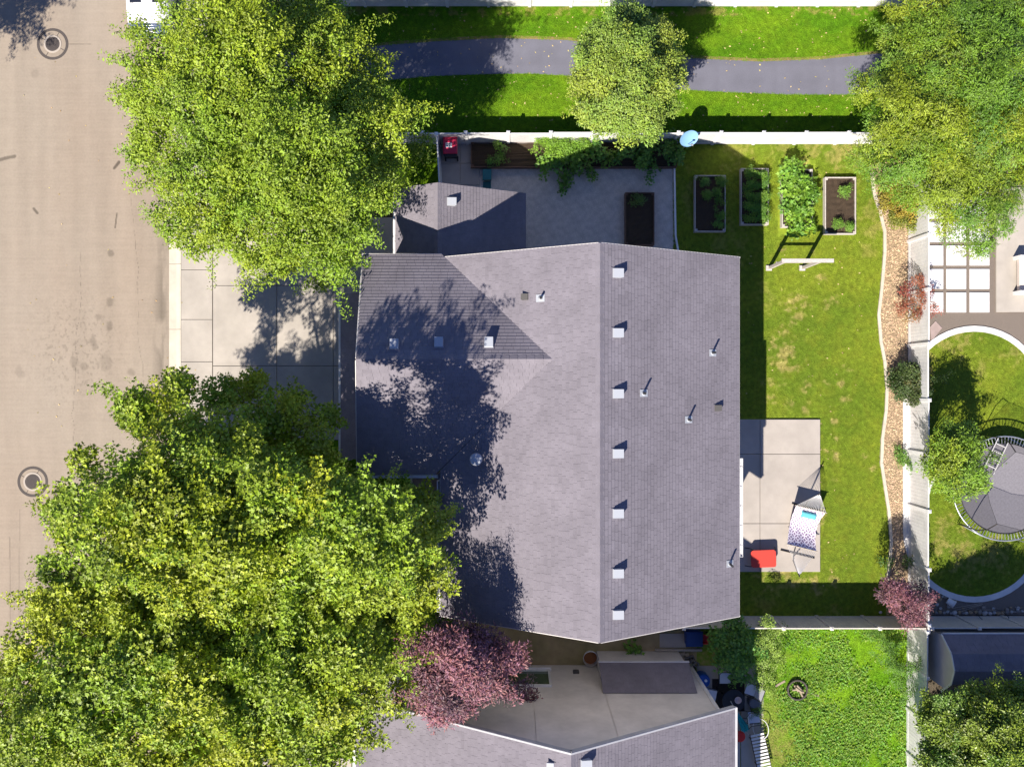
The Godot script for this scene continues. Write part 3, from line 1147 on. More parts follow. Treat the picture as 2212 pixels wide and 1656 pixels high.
func main_house() -> void:
	var h := thing("house", "two-storey house with grey shingle roof and a row of white roof vents", "house", Vector3(3, 0, 2))
	var mats := []
	for i in 5: mats.append(M["shingle_%d" % i])
	# corners of the main roof
	var rn := Vector3(3.0, 8.9, -4.79)
	var rs := Vector3(3.0, 8.9, 8.84)
	var en := Vector3(8.63, 5.7, -4.79)
	var es := Vector3(8.63, 5.7, 8.84)
	var wn := Vector3(-2.63, 5.7, -4.79)
	var ws := Vector3(-2.72, 5.65, 8.84)
	# the front wing
	var fe := Vector3(1.4, 7.99, -0.86)
	var fw := Vector3(-5.5, 7.99, -0.86)
	var nw := Vector3(-5.68, 5.7, -4.91)
	var sw := Vector3(-5.92, 5.53, 3.48)
	var vn := Vector3(-2.68, 5.68, -4.91)
	var vs := Vector3(-2.93, 5.53, 3.47)
	# walls
	var w := MB.new()
	gable_walls(w, -2.2, 8.15, 3.0, -4.4, 8.45, 5.85, 8.8)
	part(h, "wall", w, M.wall)
	w = MB.new()
	w.box(Vector3(-3.72, 2.8, -0.7), Vector3(2.95, 5.6, 7.6))
	w.tri(Vector3(-5.2, 5.6, -4.5), Vector3(-5.2, 5.6, 3.1), Vector3(-5.2, 7.7, -0.86))
	part(h, "wing_wall", w, M.wall)
	# roof
	var d := MB.new()
	deck_face(d, [rn, en, es, rs])
	deck_face(d, [rs, ws, vs + Vector3(0.1, 0, 0), fe, vn + Vector3(0.05, 0, 0.12), rn])
	deck_face(d, [fw, fe, vn, nw])
	deck_face(d, [sw, vs, fe, fw])
	var roof := part(h, "roof", d, M.deck)
	var sink := MB.new()
	var up := Vector3(0, 0.012, 0)
	var left := roof_face(roof, [rn + up, en + up, es + up, rs + up], mats, 300, sink)
	roof_face(roof, [rs + up, ws + up, Vector3(-2.72, 5.65, 3.3) + up, fe + up, Vector3(-2.63, 5.7, -4.79) + up, rn + up], mats, 0, sink)
	roof_face(roof, [fw + up, fe + up, vn + up, nw + up], mats, 0, sink)
	roof_face(roof, [sw + up, vs + up, fe + up, fw + up], mats, 0, sink)
	ridge(roof, rn, rs, 0.568, mats)
	ridge(roof, fw, fe, 0.568, mats)
	# fascia and rakes
	var fa := MB.new()
	for e in [[rn, en], [rs, es], [rn, wn], [rs, ws], [en, es], [fw, nw], [fw, sw], [nw, vn], [sw, vs], [ws, Vector3(-2.72, 5.65, 3.6)]]:
		var a: Vector3 = e[0]
		var b: Vector3 = e[1]
		var o := Vector3(0, -0.1, 0)
		fa.bar(a + o, b + o, 0.05, 0.2)
	part(h, "fascia", fa, M.wall)
	# gutters
	for e in [[P(1601, 990, 5.62), P(1601, 1202, 5.62)], [sw + Vector3(-0.02, -0.06, 0.07), Vector3(-2.75, 5.47, 3.55)], [Vector3(-2.8, 5.58, 3.7), Vector3(-2.8, 5.58, 8.7)]]:
		var gm := MB.new()
		var a: Vector3 = e[0]
		var b: Vector3 = e[1]
		var dir := (b - a).normalized()
		var sd := dir.cross(Vector3.UP).normalized()
		gm.bar(a - sd * 0.055, b - sd * 0.055, 0.012, 0.11)
		gm.bar(a + sd * 0.055, b + sd * 0.055, 0.012, 0.11)
		gm.bar(a - Vector3(0, 0.05, 0), b - Vector3(0, 0.05, 0), 0.1, 0.012)
		gm.box(a, Vector3(0.11, 0.11, 0.012) if absf(dir.z) > 0.5 else Vector3(0.012, 0.11, 0.11))
		gm.box(b, Vector3(0.11, 0.11, 0.012) if absf(dir.z) > 0.5 else Vector3(0.012, 0.11, 0.11))
		for k in 5:
			gm.box(a.lerp(b, (k + 0.5) / 5.0) + Vector3(0, 0.04, 0), Vector3(0.11, 0.012, 0.03))
		part(h, "gutter", gm, M.white)
	# low roof over the garage doors
	var pr := [Vector3(-5.25, 3.75, -3.7), Vector3(-5.25, 3.75, 3.1), Vector3(-7.1, 2.85, 3.1), Vector3(-7.1, 2.85, -3.7)]
	var pd := MB.new()
	deck_face(pd, pr)
	var pent := part(h, "porch_roof", pd, M.deck)
	var ps := MB.new()
	roof_face(pent, [pr[0] + up, pr[1] + up, pr[2] + up, pr[3] + up], mats, 0, ps)
	var pe := [Vector3(-2.25, 3.8, 3.6), Vector3(-2.25, 3.8, 8.3), Vector3(-4.1, 3.0, 8.3), Vector3(-4.1, 3.0, 3.6)]
	var pd2 := MB.new()
	deck_face(pd2, pe)
	part(h, "porch_roof", pd2, M.deck)
	roof_face(pent, [pe[0] + up, pe[1] + up, pe[2] + up, pe[3] + up], mats, 0, ps)
	part(pent, "shingles", ps, M.shingle_mass).set_meta("kind", "stuff")
	var pg := MB.new()
	pg.bar(Vector3(-7.15, 2.78, -3.7), Vector3(-7.15, 2.78, 3.1), 0.1, 0.1)
	part(h, "gutter", pg, M.white)
	pg = MB.new()
	pg.bar(Vector3(-4.16, 2.93, 3.6), Vector3(-4.16, 2.93, 8.3), 0.1, 0.1)
	part(h, "gutter", pg, M.white)
	for z in [-3.5, 3.0]:
		var col := MB.new()
		col.box(Vector3(-6.85, 1.4, z), Vector3(0.35, 2.8, 0.35))
		part(h, "pillar", col, M.wall)
	for z in [-2.0, 1.4]:
		var gd := MB.new()
		for k in 4:
			gd.box(Vector3(-5.33, 0.3 + k * 0.55, z), Vector3(0.05, 0.53, 2.6))
		part(h, "garage_door", gd, M.white)
	# the small garage
	var ga := Vector3(-2.95, 4.3, -7.97)
	var gs := Vector3(-2.95, 4.3, -4.45)
	var ge := Vector3(0.58, 2.48, -7.97)
	var ge2 := Vector3(0.58, 2.48, -4.45)
	var gw := Vector3(-4.76, 3.37, -7.97)
	var gw2 := Vector3(-4.76, 3.37, -4.45)
	var gwm := MB.new()
	gable_walls(gwm, -4.55, 0.35, -2.95, -7.7, -4.45, 2.5, 4.2)
	part(h, "small_garage_wall", gwm, M.wall)
	var gdk := MB.new()
	deck_face(gdk, [ga, ge, ge2, gs])
	deck_face(gdk, [ga, gs, gw2, gw])
	var groof := part(h, "small_garage_roof", gdk, M.deck)
	var gsink := MB.new()
	roof_face(groof, [ga + up, ge + up, ge2 + up, gs + up], mats, 0, gsink)
	roof_face(groof, [ga + up, gs + up, gw2 + up, gw + up], mats, 0, gsink)
	part(groof, "shingles", gsink, M.shingle_mass).set_meta("kind", "stuff")
	ridge(groof, ga, gs, 0.51, mats)
	var gg := MB.new()
	gg.bar(gw + Vector3(-0.05, -0.06, 0), gw2 + Vector3(-0.05, -0.06, 0), 0.1, 0.1)
	part(h, "gutter", gg, M.white)
	part(roof, "shingles", sink, M.shingle_mass).set_meta("kind", "stuff")
	# things on the roof
	var ne := Vector3(0.494, 0.8695, 0)
	var nwst := Vector3(-0.494, 0.8695, 0)
	var nno := Vector3(0, 0.8695, -0.494)
	for y in [590.0, 719.0, 850.0, 979.0, 1108.0, 1237.0, 1326.0]:
		box_vent(h, 1331, y, rn + up, ne)
	for x in [852.0, 948.0, 1056.0]:
		box_vent(h, x, 747.0 if x < 900 else 743.0, fw + up, nno)
	box_vent(h, 973, 436, ga + up, Vector3(0.458, 0.889, 0).normalized())
	box_vent(h, 1136, 641, rn + up, nwst, true, 0.72)
	box_vent(h, 1548, 881, rn + up, ne, true, 0.72)
	for q in [[1539, 762], [1390, 849], [1487, 906], [1576, 1217]]:
		vent_pipe(h, q[0], q[1], rn + up, ne)
	vent_pipe(h, 1168, 644, rn + up, nwst, 0.35)
	# flue with a round cap
	var fl := Vector3(-1.3, 6.45, 2.74)
	var fm := MB.new()
	fm.tube([fl - Vector3(0, 0.1, 0), fl + Vector3(0, 0.75, 0)], [0.1, 0.1], 14)
	var flue := part(h, "flue", fm, M.galvanised)
	fm = MB.new()
	fm.lathe(fl + Vector3(0, 0.72, 0), [Vector2(0.0, -0.02), Vector2(0.23, -0.02), Vector2(0.23, 0.1), Vector2(0.2, 0.14), Vector2(0.12, 0.15), Vector2(0.1, 0.19), Vector2(0.0, 0.2)], 20)
	part(flue, "flue_cap", fm, M.vent_white)


# ---------------------------------------------------------------- the neighbouring house
func neighbour_house() -> void:
	var h := thing("house", "tan neighbouring house with gable wall, white verge boards and a fireplace bump-out", "house", Vector3(2, 0, 18))
	var mats := []
	for i in 5: mats.append(M["shingle_%d" % i])
	var up := Vector3(0, 0.012, 0)
	var a := Vector3(1.97, 9.55, 12.31)
	var s := Vector3(1.97, 9.55, 24.0)
	var e := Vector3(8.46, 5.7, 12.31)
	var e2 := Vector3(8.46, 5.7, 24.0)
	var w := Vector3(-4.43, 5.72, 12.31)
	var x := Vector3(-6.13, 4.7, 12.31)
	var x2 := Vector3(-6.13, 4.7, 24.0)
	var d := MB.new()
	deck_face(d, [a, e, e2, s])
	deck_face(d, [a, s, x2, Vector3(-6.13, 4.7, 11.3), Vector3(-4.43, 5.72, 11.3), w])
	var roof := part(h, "roof", d, M.deck)
	var sink := MB.new()
	roof_face(roof, [a + up, e + up, e2 + up, s + up], mats, 150, sink)
	roof_face(roof, [a + up, s + up, x2 + up, Vector3(-6.13, 4.7, 11.3) + up, Vector3(-4.43, 5.72, 11.3) + up, w + up], mats, 150, sink)
	part(roof, "shingles", sink, M.shingle_mass).set_meta("kind", "stuff")
	ridge(roof, a, s, 0.6, mats)
	# gable wall of three panels between seams, with white boards
	var zw := 12.64
	var seams := [-4.3, 0.86, 3.8, 8.0]
	var roof_h := func(q: float) -> float: return 9.55 - 0.597 * absf(q - 1.97) - 0.16
	for i in 3:
		var m := MB.new()
		var q0: float = seams[i] + (0.012 if i else 0.0)
		var q1: float = seams[i + 1] - (0.012 if i < 2 else 0.0)
		var pts := [Vector3(q1, 0, zw), Vector3(q0, 0, zw), Vector3(q0, roof_h.call(q0), zw)]
		if q0 < 1.97 and q1 > 1.97:
			pts.append(Vector3(1.97, roof_h.call(1.97), zw))
		pts.append(Vector3(q1, roof_h.call(q1), zw))
		for k in range(1, pts.size() - 1):
			m.tri(pts[0], pts[k], pts[k + 1])
		part(h, "wall_panel", m, M.wall)
	var bk := MB.new()
	gable_walls(bk, -4.3, 8.0, 1.97, 12.67, 23.6, 5.5, 9.2)
	part(h, "wall", bk, M.wall)
	var gx := MB.new()
	gx.box(Vector3(-5.1, 2.3, 17.2), Vector3(1.6, 4.6, 11.0))
	part(h, "garage_wall", gx, M.wall)
	for f in [[a, e], [a, w], [Vector3(-4.43, 5.72, 11.3), Vector3(-6.13, 4.7, 11.3)]]:
		var m := MB.new()
		var p: Vector3 = f[0] + Vector3(0, -0.02, -0.03)
		var q: Vector3 = f[1] + Vector3(0, -0.02, -0.03)
		m.bar(p, q, 0.045, 0.2)
		m.bar(p + Vector3(0, 0.115, 0.02), q + Vector3(0, 0.115, 0.02), 0.06, 0.03)
		part(h, "verge_board", m, M.trim)
	var cr := MB.new()
	cr.box(Vector3(7.99, 2.75, zw - 0.01), Vector3(0.14, 5.5, 0.05))
	part(h, "corner_board", cr, M.white)
	var gu := MB.new()
	gu.bar(e + Vector3(0.06, -0.05, 0), e2 + Vector3(0.06, -0.05, 0), 0.1, 0.11)
	part(h, "gutter", gu, M.trim)
	gu = MB.new()
	gu.bar(x + Vector3(-0.06, -0.05, -1.0), x2 + Vector3(-0.06, -0.05, 0), 0.12, 0.11)
	part(h, "gutter", gu, M.white)
	# window
	var wm := MB.new()
	var y0 := 0.78
	var y1 := 2.68
	var x0 := -0.7
	var x1 := 1.67
	for b in [[(x0 + x1) / 2, y0 + 0.05, x1 - x0, 0.1], [(x0 + x1) / 2, y1 - 0.05, x1 - x0, 0.1], [x0 + 0.05, (y0 + y1) / 2, 0.1, y1 - y0 - 0.2], [x1 - 0.05, (y0 + y1) / 2, 0.1, y1 - y0 - 0.2]]:
		wm.box(Vector3(b[0], b[1], zw - 0.045), Vector3(b[2], b[3], 0.09))
	var win := part(h, "window", wm, M.white)
	wm = MB.new()
	wm.box(Vector3((x0 + x1) / 2, (y0 + y1) / 2, zw - 0.012), Vector3(x1 - x0 - 0.2, y1 - y0 - 0.2, 0.02))
	part(win, "pane", wm, M.glass)
	wm = MB.new()
	wm.box(Vector3((x0 + x1) / 2, y0 - 0.03, zw - 0.08), Vector3(x1 - x0 + 0.1, 0.05, 0.16))
	part(win, "sill", wm, M.white)
	# dryer vent
	var dv := MB.new()
	dv.box(Vector3(2.8, 1.0, zw - 0.05), Vector3(0.26, 0.26, 0.1))
	dv.box(Vector3(2.8, 0.98, zw - 0.11), Vector3(0.2, 0.16, 0.02))
	part(h, "wall_vent", dv, M.vent_dark)
	# fireplace bump-out with its own lean-to roof
	var bm := MB.new()
	bm.box(Vector3(5.63, 0.9, 12.32), Vector3(3.66, 1.8, 0.62))
	var bump := part(h, "fireplace_box", bm, M.wall)
	var br := [Vector3(3.72, 3.4, 12.62), Vector3(7.56, 3.4, 12.62), Vector3(7.56, 1.78, 11.93), Vector3(3.72, 1.78, 11.93)]
	bm = MB.new()
	deck_face(bm, br, 0.1)
	var broof := part(h, "fireplace_roof", bm, M.deck)
	bm = MB.new()
	roof_face(broof, [br[0] + up, br[1] + up, br[2] + up, br[3] + up], mats, 0, bm)
	part(broof, "shingles", bm, M.shingle_mass).set_meta("kind", "stuff")
	bm = MB.new()
	bm.bar(Vector3(3.7, 1.74, 11.9), Vector3(7.58, 1.74, 11.9), 0.05, 0.12)
	part(bump, "fascia", bm, M.white)
	box_vent(h, 1262, 1648, a + up, Vector3(0.5126, 0.8586, 0).normalized())
	box_vent(h, 1192, 1652, a + up, Vector3(-0.5126, 0.8586, 0).normalized(), false, 0.7)


# ---------------------------------------------------------------- fences
func fence_panel(l: float, h: float) -> ArrayMesh:
	var key := "%.2f_%.2f" % [l, h]
	if not panels.has(key):
		var m := MB.new()
		m.box(Vector3(0, h - 0.07, 0), Vector3(l, 0.14, 0.05))
		m.box(Vector3(0, 0.12, 0), Vector3(l, 0.16, 0.05))
		var nn := int(round(l / 0.15))
		var w := l / nn
		for i in nn:
			m.box(Vector3(-l / 2 + (i + 0.5) * w, h / 2 + 0.02, 0), Vector3(w - 0.008, h - 0.32, 0.024))
		m.box(Vector3(0, h / 2, 0), Vector3(l, h - 0.3, 0.012))
		panels[key] = m.mesh()
	return panels[key]


func post_mesh(h: float) -> ArrayMesh:
	var key := "post%.2f" % h
	if not panels.has(key):
		var m := MB.new()
		m.box(Vector3(0, h / 2, 0), Vector3(0.127, h, 0.127))
		panels[key] = m.mesh()
		m = MB.new()
		m.box(Vector3(0, 0.015, 0), Vector3(0.15, 0.03, 0.15))
		for k in 4:
			var b := Basis(Vector3.UP, k * PI / 2)
			m.tri(b * Vector3(-0.075, 0.03, 0.075), b * Vector3(0.075, 0.03, 0.075), Vector3(0, 0.075, 0))
		panels["cap"] = m.mesh()
	return panels[key]


# posts: (x, z, ground height) along the line
func fence(label: String, posts: Array, h: float, mt: Material) -> void:
	var p0 := Vector3(posts[0][0], posts[0][2], posts[0][1])
	var f := thing("fence", label, "fence", p0, "white vinyl privacy fences")
	for i in posts.size():
		var p := Vector3(posts[i][0], posts[i][2], posts[i][1])
		var key := ("vinyl_%d" if mt == M.vinyl else "vinyl_tan_%d") % (rng.randi() % 3)
		var o := put(f, "post", post_mesh(h + 0.06), mt, Transform3D(Basis(), p))
		var cap := MeshInstance3D.new()
		cap.name = "cap"
		cap.mesh = panels.cap
		cap.material_override = mt
		cap.position = Vector3(0, h + 0.06, 0)
		o.add_child(cap, true)
		if i + 1 < posts.size():
			var q := Vector3(posts[i + 1][0], posts[i + 1][2], posts[i + 1][1])
			var d := Vector3(q.x - p.x, 0, q.z - p.z)
			var l := d.length()
			d /= l
			var len_ := snappedf(l - 0.12, 0.01)
			put(f, "panel", fence_panel(len_, h), M[key], Transform3D(Basis(d, Vector3.UP, d.cross(Vector3.UP)).rotated(d, rnd(-0.012, 0.012)), Vector3((p.x + q.x) / 2, minf(p.y, q.y), (p.z + q.z) / 2)))


func line(x0: float, z0: float, x1: float, z1: float, n: int, y := 0.0) -> Array:
	var r := []
	for i in n + 1:
		r.append([lerpf(x0, x1, float(i) / n), lerpf(z0, z1, float(i) / n), y])
	return r


func fences() -> void:
	var hN := 1.6
	var zN := P(0, 287, hN).z
	# along the north side: posts read off the photograph
	var posts := []
	for k in range(-3, 14):
		posts.append([P(1006.0 + 92.0 * k, 0, hN).x, zN, 0.0])
	fence("white vinyl fence between the footpath lawn and the back garden", posts, hN, M.vinyl)
	var tp := []
	for k in range(0, 20):
		tp.append([P(612.0 + 88.7 * k, 0, 0.24).x, -16.83, 0.24])
	fence("white vinyl fence on the far side of the footpath lawn", tp, 1.75, M.vinyl)
	fence("short white vinyl fence between the small garage and the wheelie bin", line(-3.24, zN + 0.09, -3.1, -7.75, 1), 1.7, M.vinyl)
	var xE := 17.8
	var ep := [[xE, zN, 0.0]]
	for y in [385.0, 506.0, 624.0, 742.0, 864.0, 981.0, 1104.0, 1230.0]:
		ep.append([xE, P(0, y, 1.85).z, 0.0])
	ep.append([xE, 10.3, 0.0])
	fence("white vinyl fence between the wood chip strip and the trampoline garden", ep, 1.83, M.vinyl)
	var zS := 10.45
	var sp := []
	for x in [1400.0, 1477.0, 1590.0, 1693.0, 1797.0, 1901.0]:
		sp.append([P(x, 0, 1.83).x, zS, 0.0])
	sp.append([xE, zS, 0.0])
	fence("tan-grey vinyl fence between the shaded back lawn and the weedy garden", sp, 1.8, M.vinyl_tan)
	fence("tan-grey vinyl fence behind the row of river stones", line(xE + 0.14, zS, 24.0, zS, 3), 1.8, M.vinyl_tan)
	fence("white vinyl fence between the weedy garden and the shed", line(17.75, zS + 0.14, 17.7, 18.5, 4), 1.83, M.vinyl)


# ---------------------------------------------------------------- trees and shrubs
const GREENS := [Color(1, 1, 1), Color(0.85, 0.95, 0.9), Color(1.2, 1.1, 0.8), Color(0.75, 0.9, 1.0), Color(1.35, 1.15, 0.8)]
const MAPLES := [Color(1, 1, 1), Color(0.88, 1.0, 0.9), Color(1.15, 1.08, 0.8), Color(0.8, 0.95, 0.9), Color(1.3, 1.15, 0.75)]
const OAKS := [Color(1, 1, 1), Color(0.85, 0.96, 0.95), Color(0.95, 1.0, 0.9), Color(1.2, 1.1, 0.8), Color(1.08, 1.05, 0.9)]
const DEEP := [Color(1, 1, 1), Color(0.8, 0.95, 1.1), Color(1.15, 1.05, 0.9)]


func trees() -> void:
	var street := "tall street trees in front of the houses"
	# oak by the driveway
	tree("oak_tree", "bright green oak overhanging the driveway and the small garage", street,
		[[470, -60], [600, -70], [740, 20], [800, 110], [835, 190], [880, 245], [935, 300], [915, 340], [850, 335], [830, 375], [845, 410], [800, 460], [790, 520], [745, 560], [700, 622], [640, 580], [590, 590], [545, 565], [480, 540], [440, 550], [385, 510], [355, 480], [372, 440], [315, 400], [285, 345], [320, 290], [285, 240], [258, 240], [285, 185], [320, 170], [290, 110], [300, 70], [345, 95], [380, 60], [365, 20], [420, -40]],
		5.2, 11.0, 1.35, twigs.oak, M.leaf_oak, 205, OAKS, 0.24, M.bark, [[915, 318, 5.0, 0.55], [690, 600, 5.0, 0.5], [620, 560, 5.2, 0.6], [560, 560, 5, 0.5], [840, 350, 4.6, 0.7], [820, 400, 4.4, 0.6], [300, 225, 5.2, 0.6], [320, 330, 5.2, 0.7], [400, 480, 5.2, 0.7], [737, 530, 5.0, 0.8], [715, 495, 6.2, 0.9], [765, 500, 5.0, 0.7], [760, 460, 5.6, 0.8]], 1.0, true, -0.03, 0.3)
	# maples
	tree("maple_tree", "tall yellow-green maple whose crown shades the front of the house roof", street,
		[[370, 800], [420, 830], [460, 880], [560, 960], [680, 1030], [780, 1090], [880, 1120], [930, 1090], [955, 1130], [950, 1190], [968, 1215], [940, 1290], [900, 1330], [700, 1350], [450, 1330], [200, 1300], [100, 1265], [95, 1190], [115, 1150], [112, 1060], [112, 1010], [185, 970], [215, 955], [255, 1000], [300, 985], [350, 940], [300, 920], [235, 890], [250, 855], [320, 830]],
		6.4, 12.9, 1.4, twigs.maple, M.leaf_maple, 185, MAPLES, 0.27, M.bark, [[270, 885, 6.0, 0.6], [300, 900, 6.2, 0.7], [340, 880, 6.4, 0.8], [395, 830, 6.0, 0.6], [460, 855, 7.0, 0.65], [520, 850, 6.6, 0.75], [548, 815, 6.2, 0.45], [590, 870, 6.8, 0.80], [645, 850, 6.4, 0.60], [570, 920, 7.6, 0.90], [640, 930, 7.6, 0.90], [700, 900, 6.8, 0.65], [690, 965, 8.0, 0.80], [760, 1075, 8.6, 0.80], [840, 1090, 7.6, 0.60], [900, 1085, 7.0, 0.50], [770, 1045, 6.0, 0.50], [810, 1060, 6.2, 0.65], [865, 1072, 6.2, 0.60], [925, 1082, 6.0, 0.45], [700, 1080, 13.0, 0.90], [750, 1110, 13.2, 1.00], [800, 1160, 12.6, 1.00], [830, 1120, 12.0, 0.80], [740, 1180, 13.2, 1.00], [860, 1200, 11.6, 0.90], [640, 1060, 13.0, 0.60], [560, 1040, 13.0, 0.60]])
	tree("maple_tree", "wide yellow-green maple standing beside the neighbouring house drive", street,
		[[90, 1255], [250, 1240], [500, 1260], [760, 1280], [900, 1310], [965, 1330], [880, 1420], [865, 1480], [850, 1560], [800, 1600], [740, 1640], [690, 1720], [300, 1760], [-60, 1740], [-90, 1560], [-20, 1480], [30, 1420], [15, 1380], [70, 1340]],
		6.0, 11.6, 1.4, twigs.maple, M.leaf_maple, 185, MAPLES, 0.27, M.bark, [[20, 1440, 5.8, 0.7], [845, 1530, 5.0, 0.5], [170, 1290, 8.0, 1.0], [250, 1310, 8.8, 1.1], [330, 1290, 9.2, 1.1], [410, 1315, 9.4, 1.2], [500, 1295, 9.6, 1.2], [590, 1315, 9.6, 1.2], [680, 1300, 9.4, 1.1], [770, 1320, 8.8, 1.0], [850, 1325, 7.8, 0.8], [120, 1330, 7.2, 0.9]])
	# round tree on the strip
	tree("round_tree", "compact round grey-green tree beside the asphalt footpath", "",
		[[1290, 50], [1340, 8], [1380, 12], [1420, 35], [1455, 70], [1465, 110], [1490, 150], [1470, 215], [1455, 250], [1425, 290], [1370, 302], [1310, 290], [1255, 250], [1228, 190], [1245, 155], [1228, 110], [1260, 75]],
		3.2, 7.0, 0.8, twigs.small, M.leaf_grey, 560, [Color(1, 1, 1), Color(0.9, 1, 1), Color(1.15, 1.08, 1.0), Color(1.35, 1.1, 0.9)], 0.13, M.bark)
	# locust over the pavers
	tree("locust_tree", "feathery yellow-green locust overhanging the square pavers", "",
		[[1905, 40], [2000, -30], [2120, -60], [2270, -40], [2330, 150], [2320, 330], [2230, 390], [2190, 430], [2180, 490], [2120, 545], [2095, 525], [2060, 505], [2030, 485], [1990, 420], [1960, 445], [1900, 420], [1880, 360], [1850, 340], [1870, 270], [1845, 200], [1850, 150], [1905, 150], [1930, 110], [1900, 80]],
		4.4, 9.2, 0.95, twigs.fern, M.leaf_locust, 270, [Color(1, 1, 1), Color(0.7, 0.92, 1.0), Color(1.2, 1.1, 0.8), Color(0.5, 0.75, 0.95), Color(0.6, 0.85, 0.9)], 0.2, M.bark_light, [[2105, 540, 4.2, 0.4], [1858, 345, 4.2, 0.4], [1855, 180, 4.4, 0.4]], 1.0, true, -0.02)
	# plum trees
	var plum := [Color(1, 1, 1), Color(1.35, 1.15, 1.2), Color(0.7, 0.7, 0.75), Color(1.5, 1.3, 1.3)]
	tree("plum_tree", "purple-leaved plum tree between the two houses", "",
		[[905, 1370], [960, 1345], [1010, 1350], [1060, 1370], [1110, 1390], [1130, 1430], [1100, 1450], [1130, 1480], [1110, 1510], [1060, 1500], [1010, 1545], [960, 1560], [900, 1530], [885, 1490], [900, 1440], [880, 1400]],
		5.6, 10.6, 0.8, twigs.lance, M.leaf_plum, 270, plum, 0.12, M.bark, [[1120, 1425, 6.0, 0.35], [1125, 1488, 6.0, 0.35], [1150, 1505, 4.0, 0.3], [915, 1545, 5.8, 0.35]], 1.1, true, -0.02)
	tree("plum_shrub", "purple-leaved shrub with pale bare branches at the fence corner", "",
		[[1905, 1262], [1945, 1246], [1990, 1262], [2020, 1285], [2010, 1320], [1990, 1350], [1955, 1355], [1935, 1320], [1895, 1300]],
		1.5, 3.2, 0.42, twigs.lance, M.leaf_plum, 420, plum, 0.05, M.bark_light, [[1900, 1285, 1.5, 0.28], [1985, 1345, 1.8, 0.25]], 0.8)
	# tree by the trampoline
	tree("young_tree", "bright green young tree between the white fence and the trampoline", "",
		[[2015, 940], [2050, 922], [2100, 918], [2120, 950], [2150, 985], [2130, 1010], [2150, 1040], [2105, 1065], [2060, 1080], [2020, 1055], [2005, 1000]],
		2.0, 4.6, 0.6, twigs.lance, M.leaf_locust, 420, [Color(0.8, 1, 1), Color(0.65, 0.9, 0.9), Color(1.1, 1.1, 0.9)], 0.07, M.bark)
	# evergreens behind the shed
	tree("evergreen_tree", "dense dark green evergreen beside the gambrel shed", "",
		[[1995, 1530], [2010, 1490], [2060, 1500], [2100, 1475], [2150, 1470], [2200, 1480], [2290, 1470], [2400, 1600], [2400, 1850], [2150, 1880], [2000, 1820], [1985, 1690], [2000, 1610], [1988, 1570]],
		3.0, 6.8, 0.9, twigs.thick, M.leaf_laurel, 480, DEEP + [Color(1.4, 1.25, 0.8)], 0.16, M.bark, [[1998, 1545, 2.4, 0.4]])
	# tree across the street whose shadow reaches the road
	tree("street_tree", "green street tree on the far pavement shading the corner of the road", street,
		[[-680, -100], [-480, -130], [-350, -20], [-330, 130], [-390, 230], [-560, 260], [-700, 160]],
		5.0, 10.5, 1.4, twigs.oak, M.leaf_oak, 150, GREENS, 0.24, M.bark)
	# shrubs along the wood chip strip
	plant("yellow_shrub", "yellow-green shrub beneath the locust tree", "shrub", P(1935, 448), [[Vector3(-0.5, 0.6, -0.3), 0.5], [Vector3(0.2, 0.75, 0), 0.6], [Vector3(-0.1, 0.6, 0.6), 0.45], [Vector3(0.5, 0.6, 0.7), 0.4], [Vector3(-0.6, 0.5, -1.0), 0.4]], twigs.small, M.leaf_mixed, 480, [Color(0.3, 0.27, 0.03), Color(0.2, 0.25, 0.03), Color(0.38, 0.28, 0.03)], "", 1.0)
	plant("red_shrub", "spindly shrub with red and green leaves beside the white fence", "shrub", P(1950, 660), [[Vector3(0.1, 1.3, -1.0), 0.3], [Vector3(0.35, 1.4, -0.6), 0.35], [Vector3(-0.35, 1.2, -0.55), 0.35], [Vector3(0.0, 1.5, -0.1), 0.42], [Vector3(0.55, 1.3, 0.15), 0.38], [Vector3(-0.5, 1.1, 0.1), 0.36], [Vector3(0.3, 1.1, 0.5), 0.34], [Vector3(-0.1, 0.9, 0.5), 0.3]], twigs.lance, M.leaf_mixed, 260, [Color(0.45, 0.1, 0.06), Color(0.35, 0.13, 0.07), Color(0.14, 0.16, 0.03), Color(0.2, 0.15, 0.03), Color(0.4, 0.08, 0.06)], "", 0.7)
	plant("round_shrub", "rounded dark green shrub against the white fence", "shrub", P(1948, 825), [[Vector3(0, 0.7, 0), 0.85], [Vector3(-0.35, 0.75, 0.15), 0.55], [Vector3(0.35, 0.8, -0.1), 0.6], [Vector3(0.1, 0.9, 0.5), 0.5], [Vector3(-0.1, 0.9, -0.45), 0.55]], twigs.thick, M.leaf_mixed, 620, [Color(0.08, 0.13, 0.03), Color(0.1, 0.13, 0.03), Color(0.14, 0.13, 0.04), Color(0.06, 0.11, 0.025)], "", 0.85)
	plant("weed", "small bright green weed growing in the wood chips", "plant", P(1943, 985), [[Vector3(-0.1, 0.25, -0.1), 0.28], [Vector3(0.1, 0.25, 0.15), 0.25], [Vector3(0.45, 0.3, 0.45), 0.2], [Vector3(0.65, 0.3, 0.55), 0.15]], twigs.lance, M.leaf_veg, 500, GREENS, "", 0.7)
	plant("dark_weed", "dark leafy sapling in the wood chips above the purple shrub", "plant", P(1925, 1215), [[Vector3(-0.35, 0.5, -0.1), 0.28], [Vector3(-0.15, 0.6, 0.2), 0.25], [Vector3(0.5, 0.5, -0.1), 0.25]], twigs.lance, M.leaf_dark, 300, DEEP, "", 0.8)


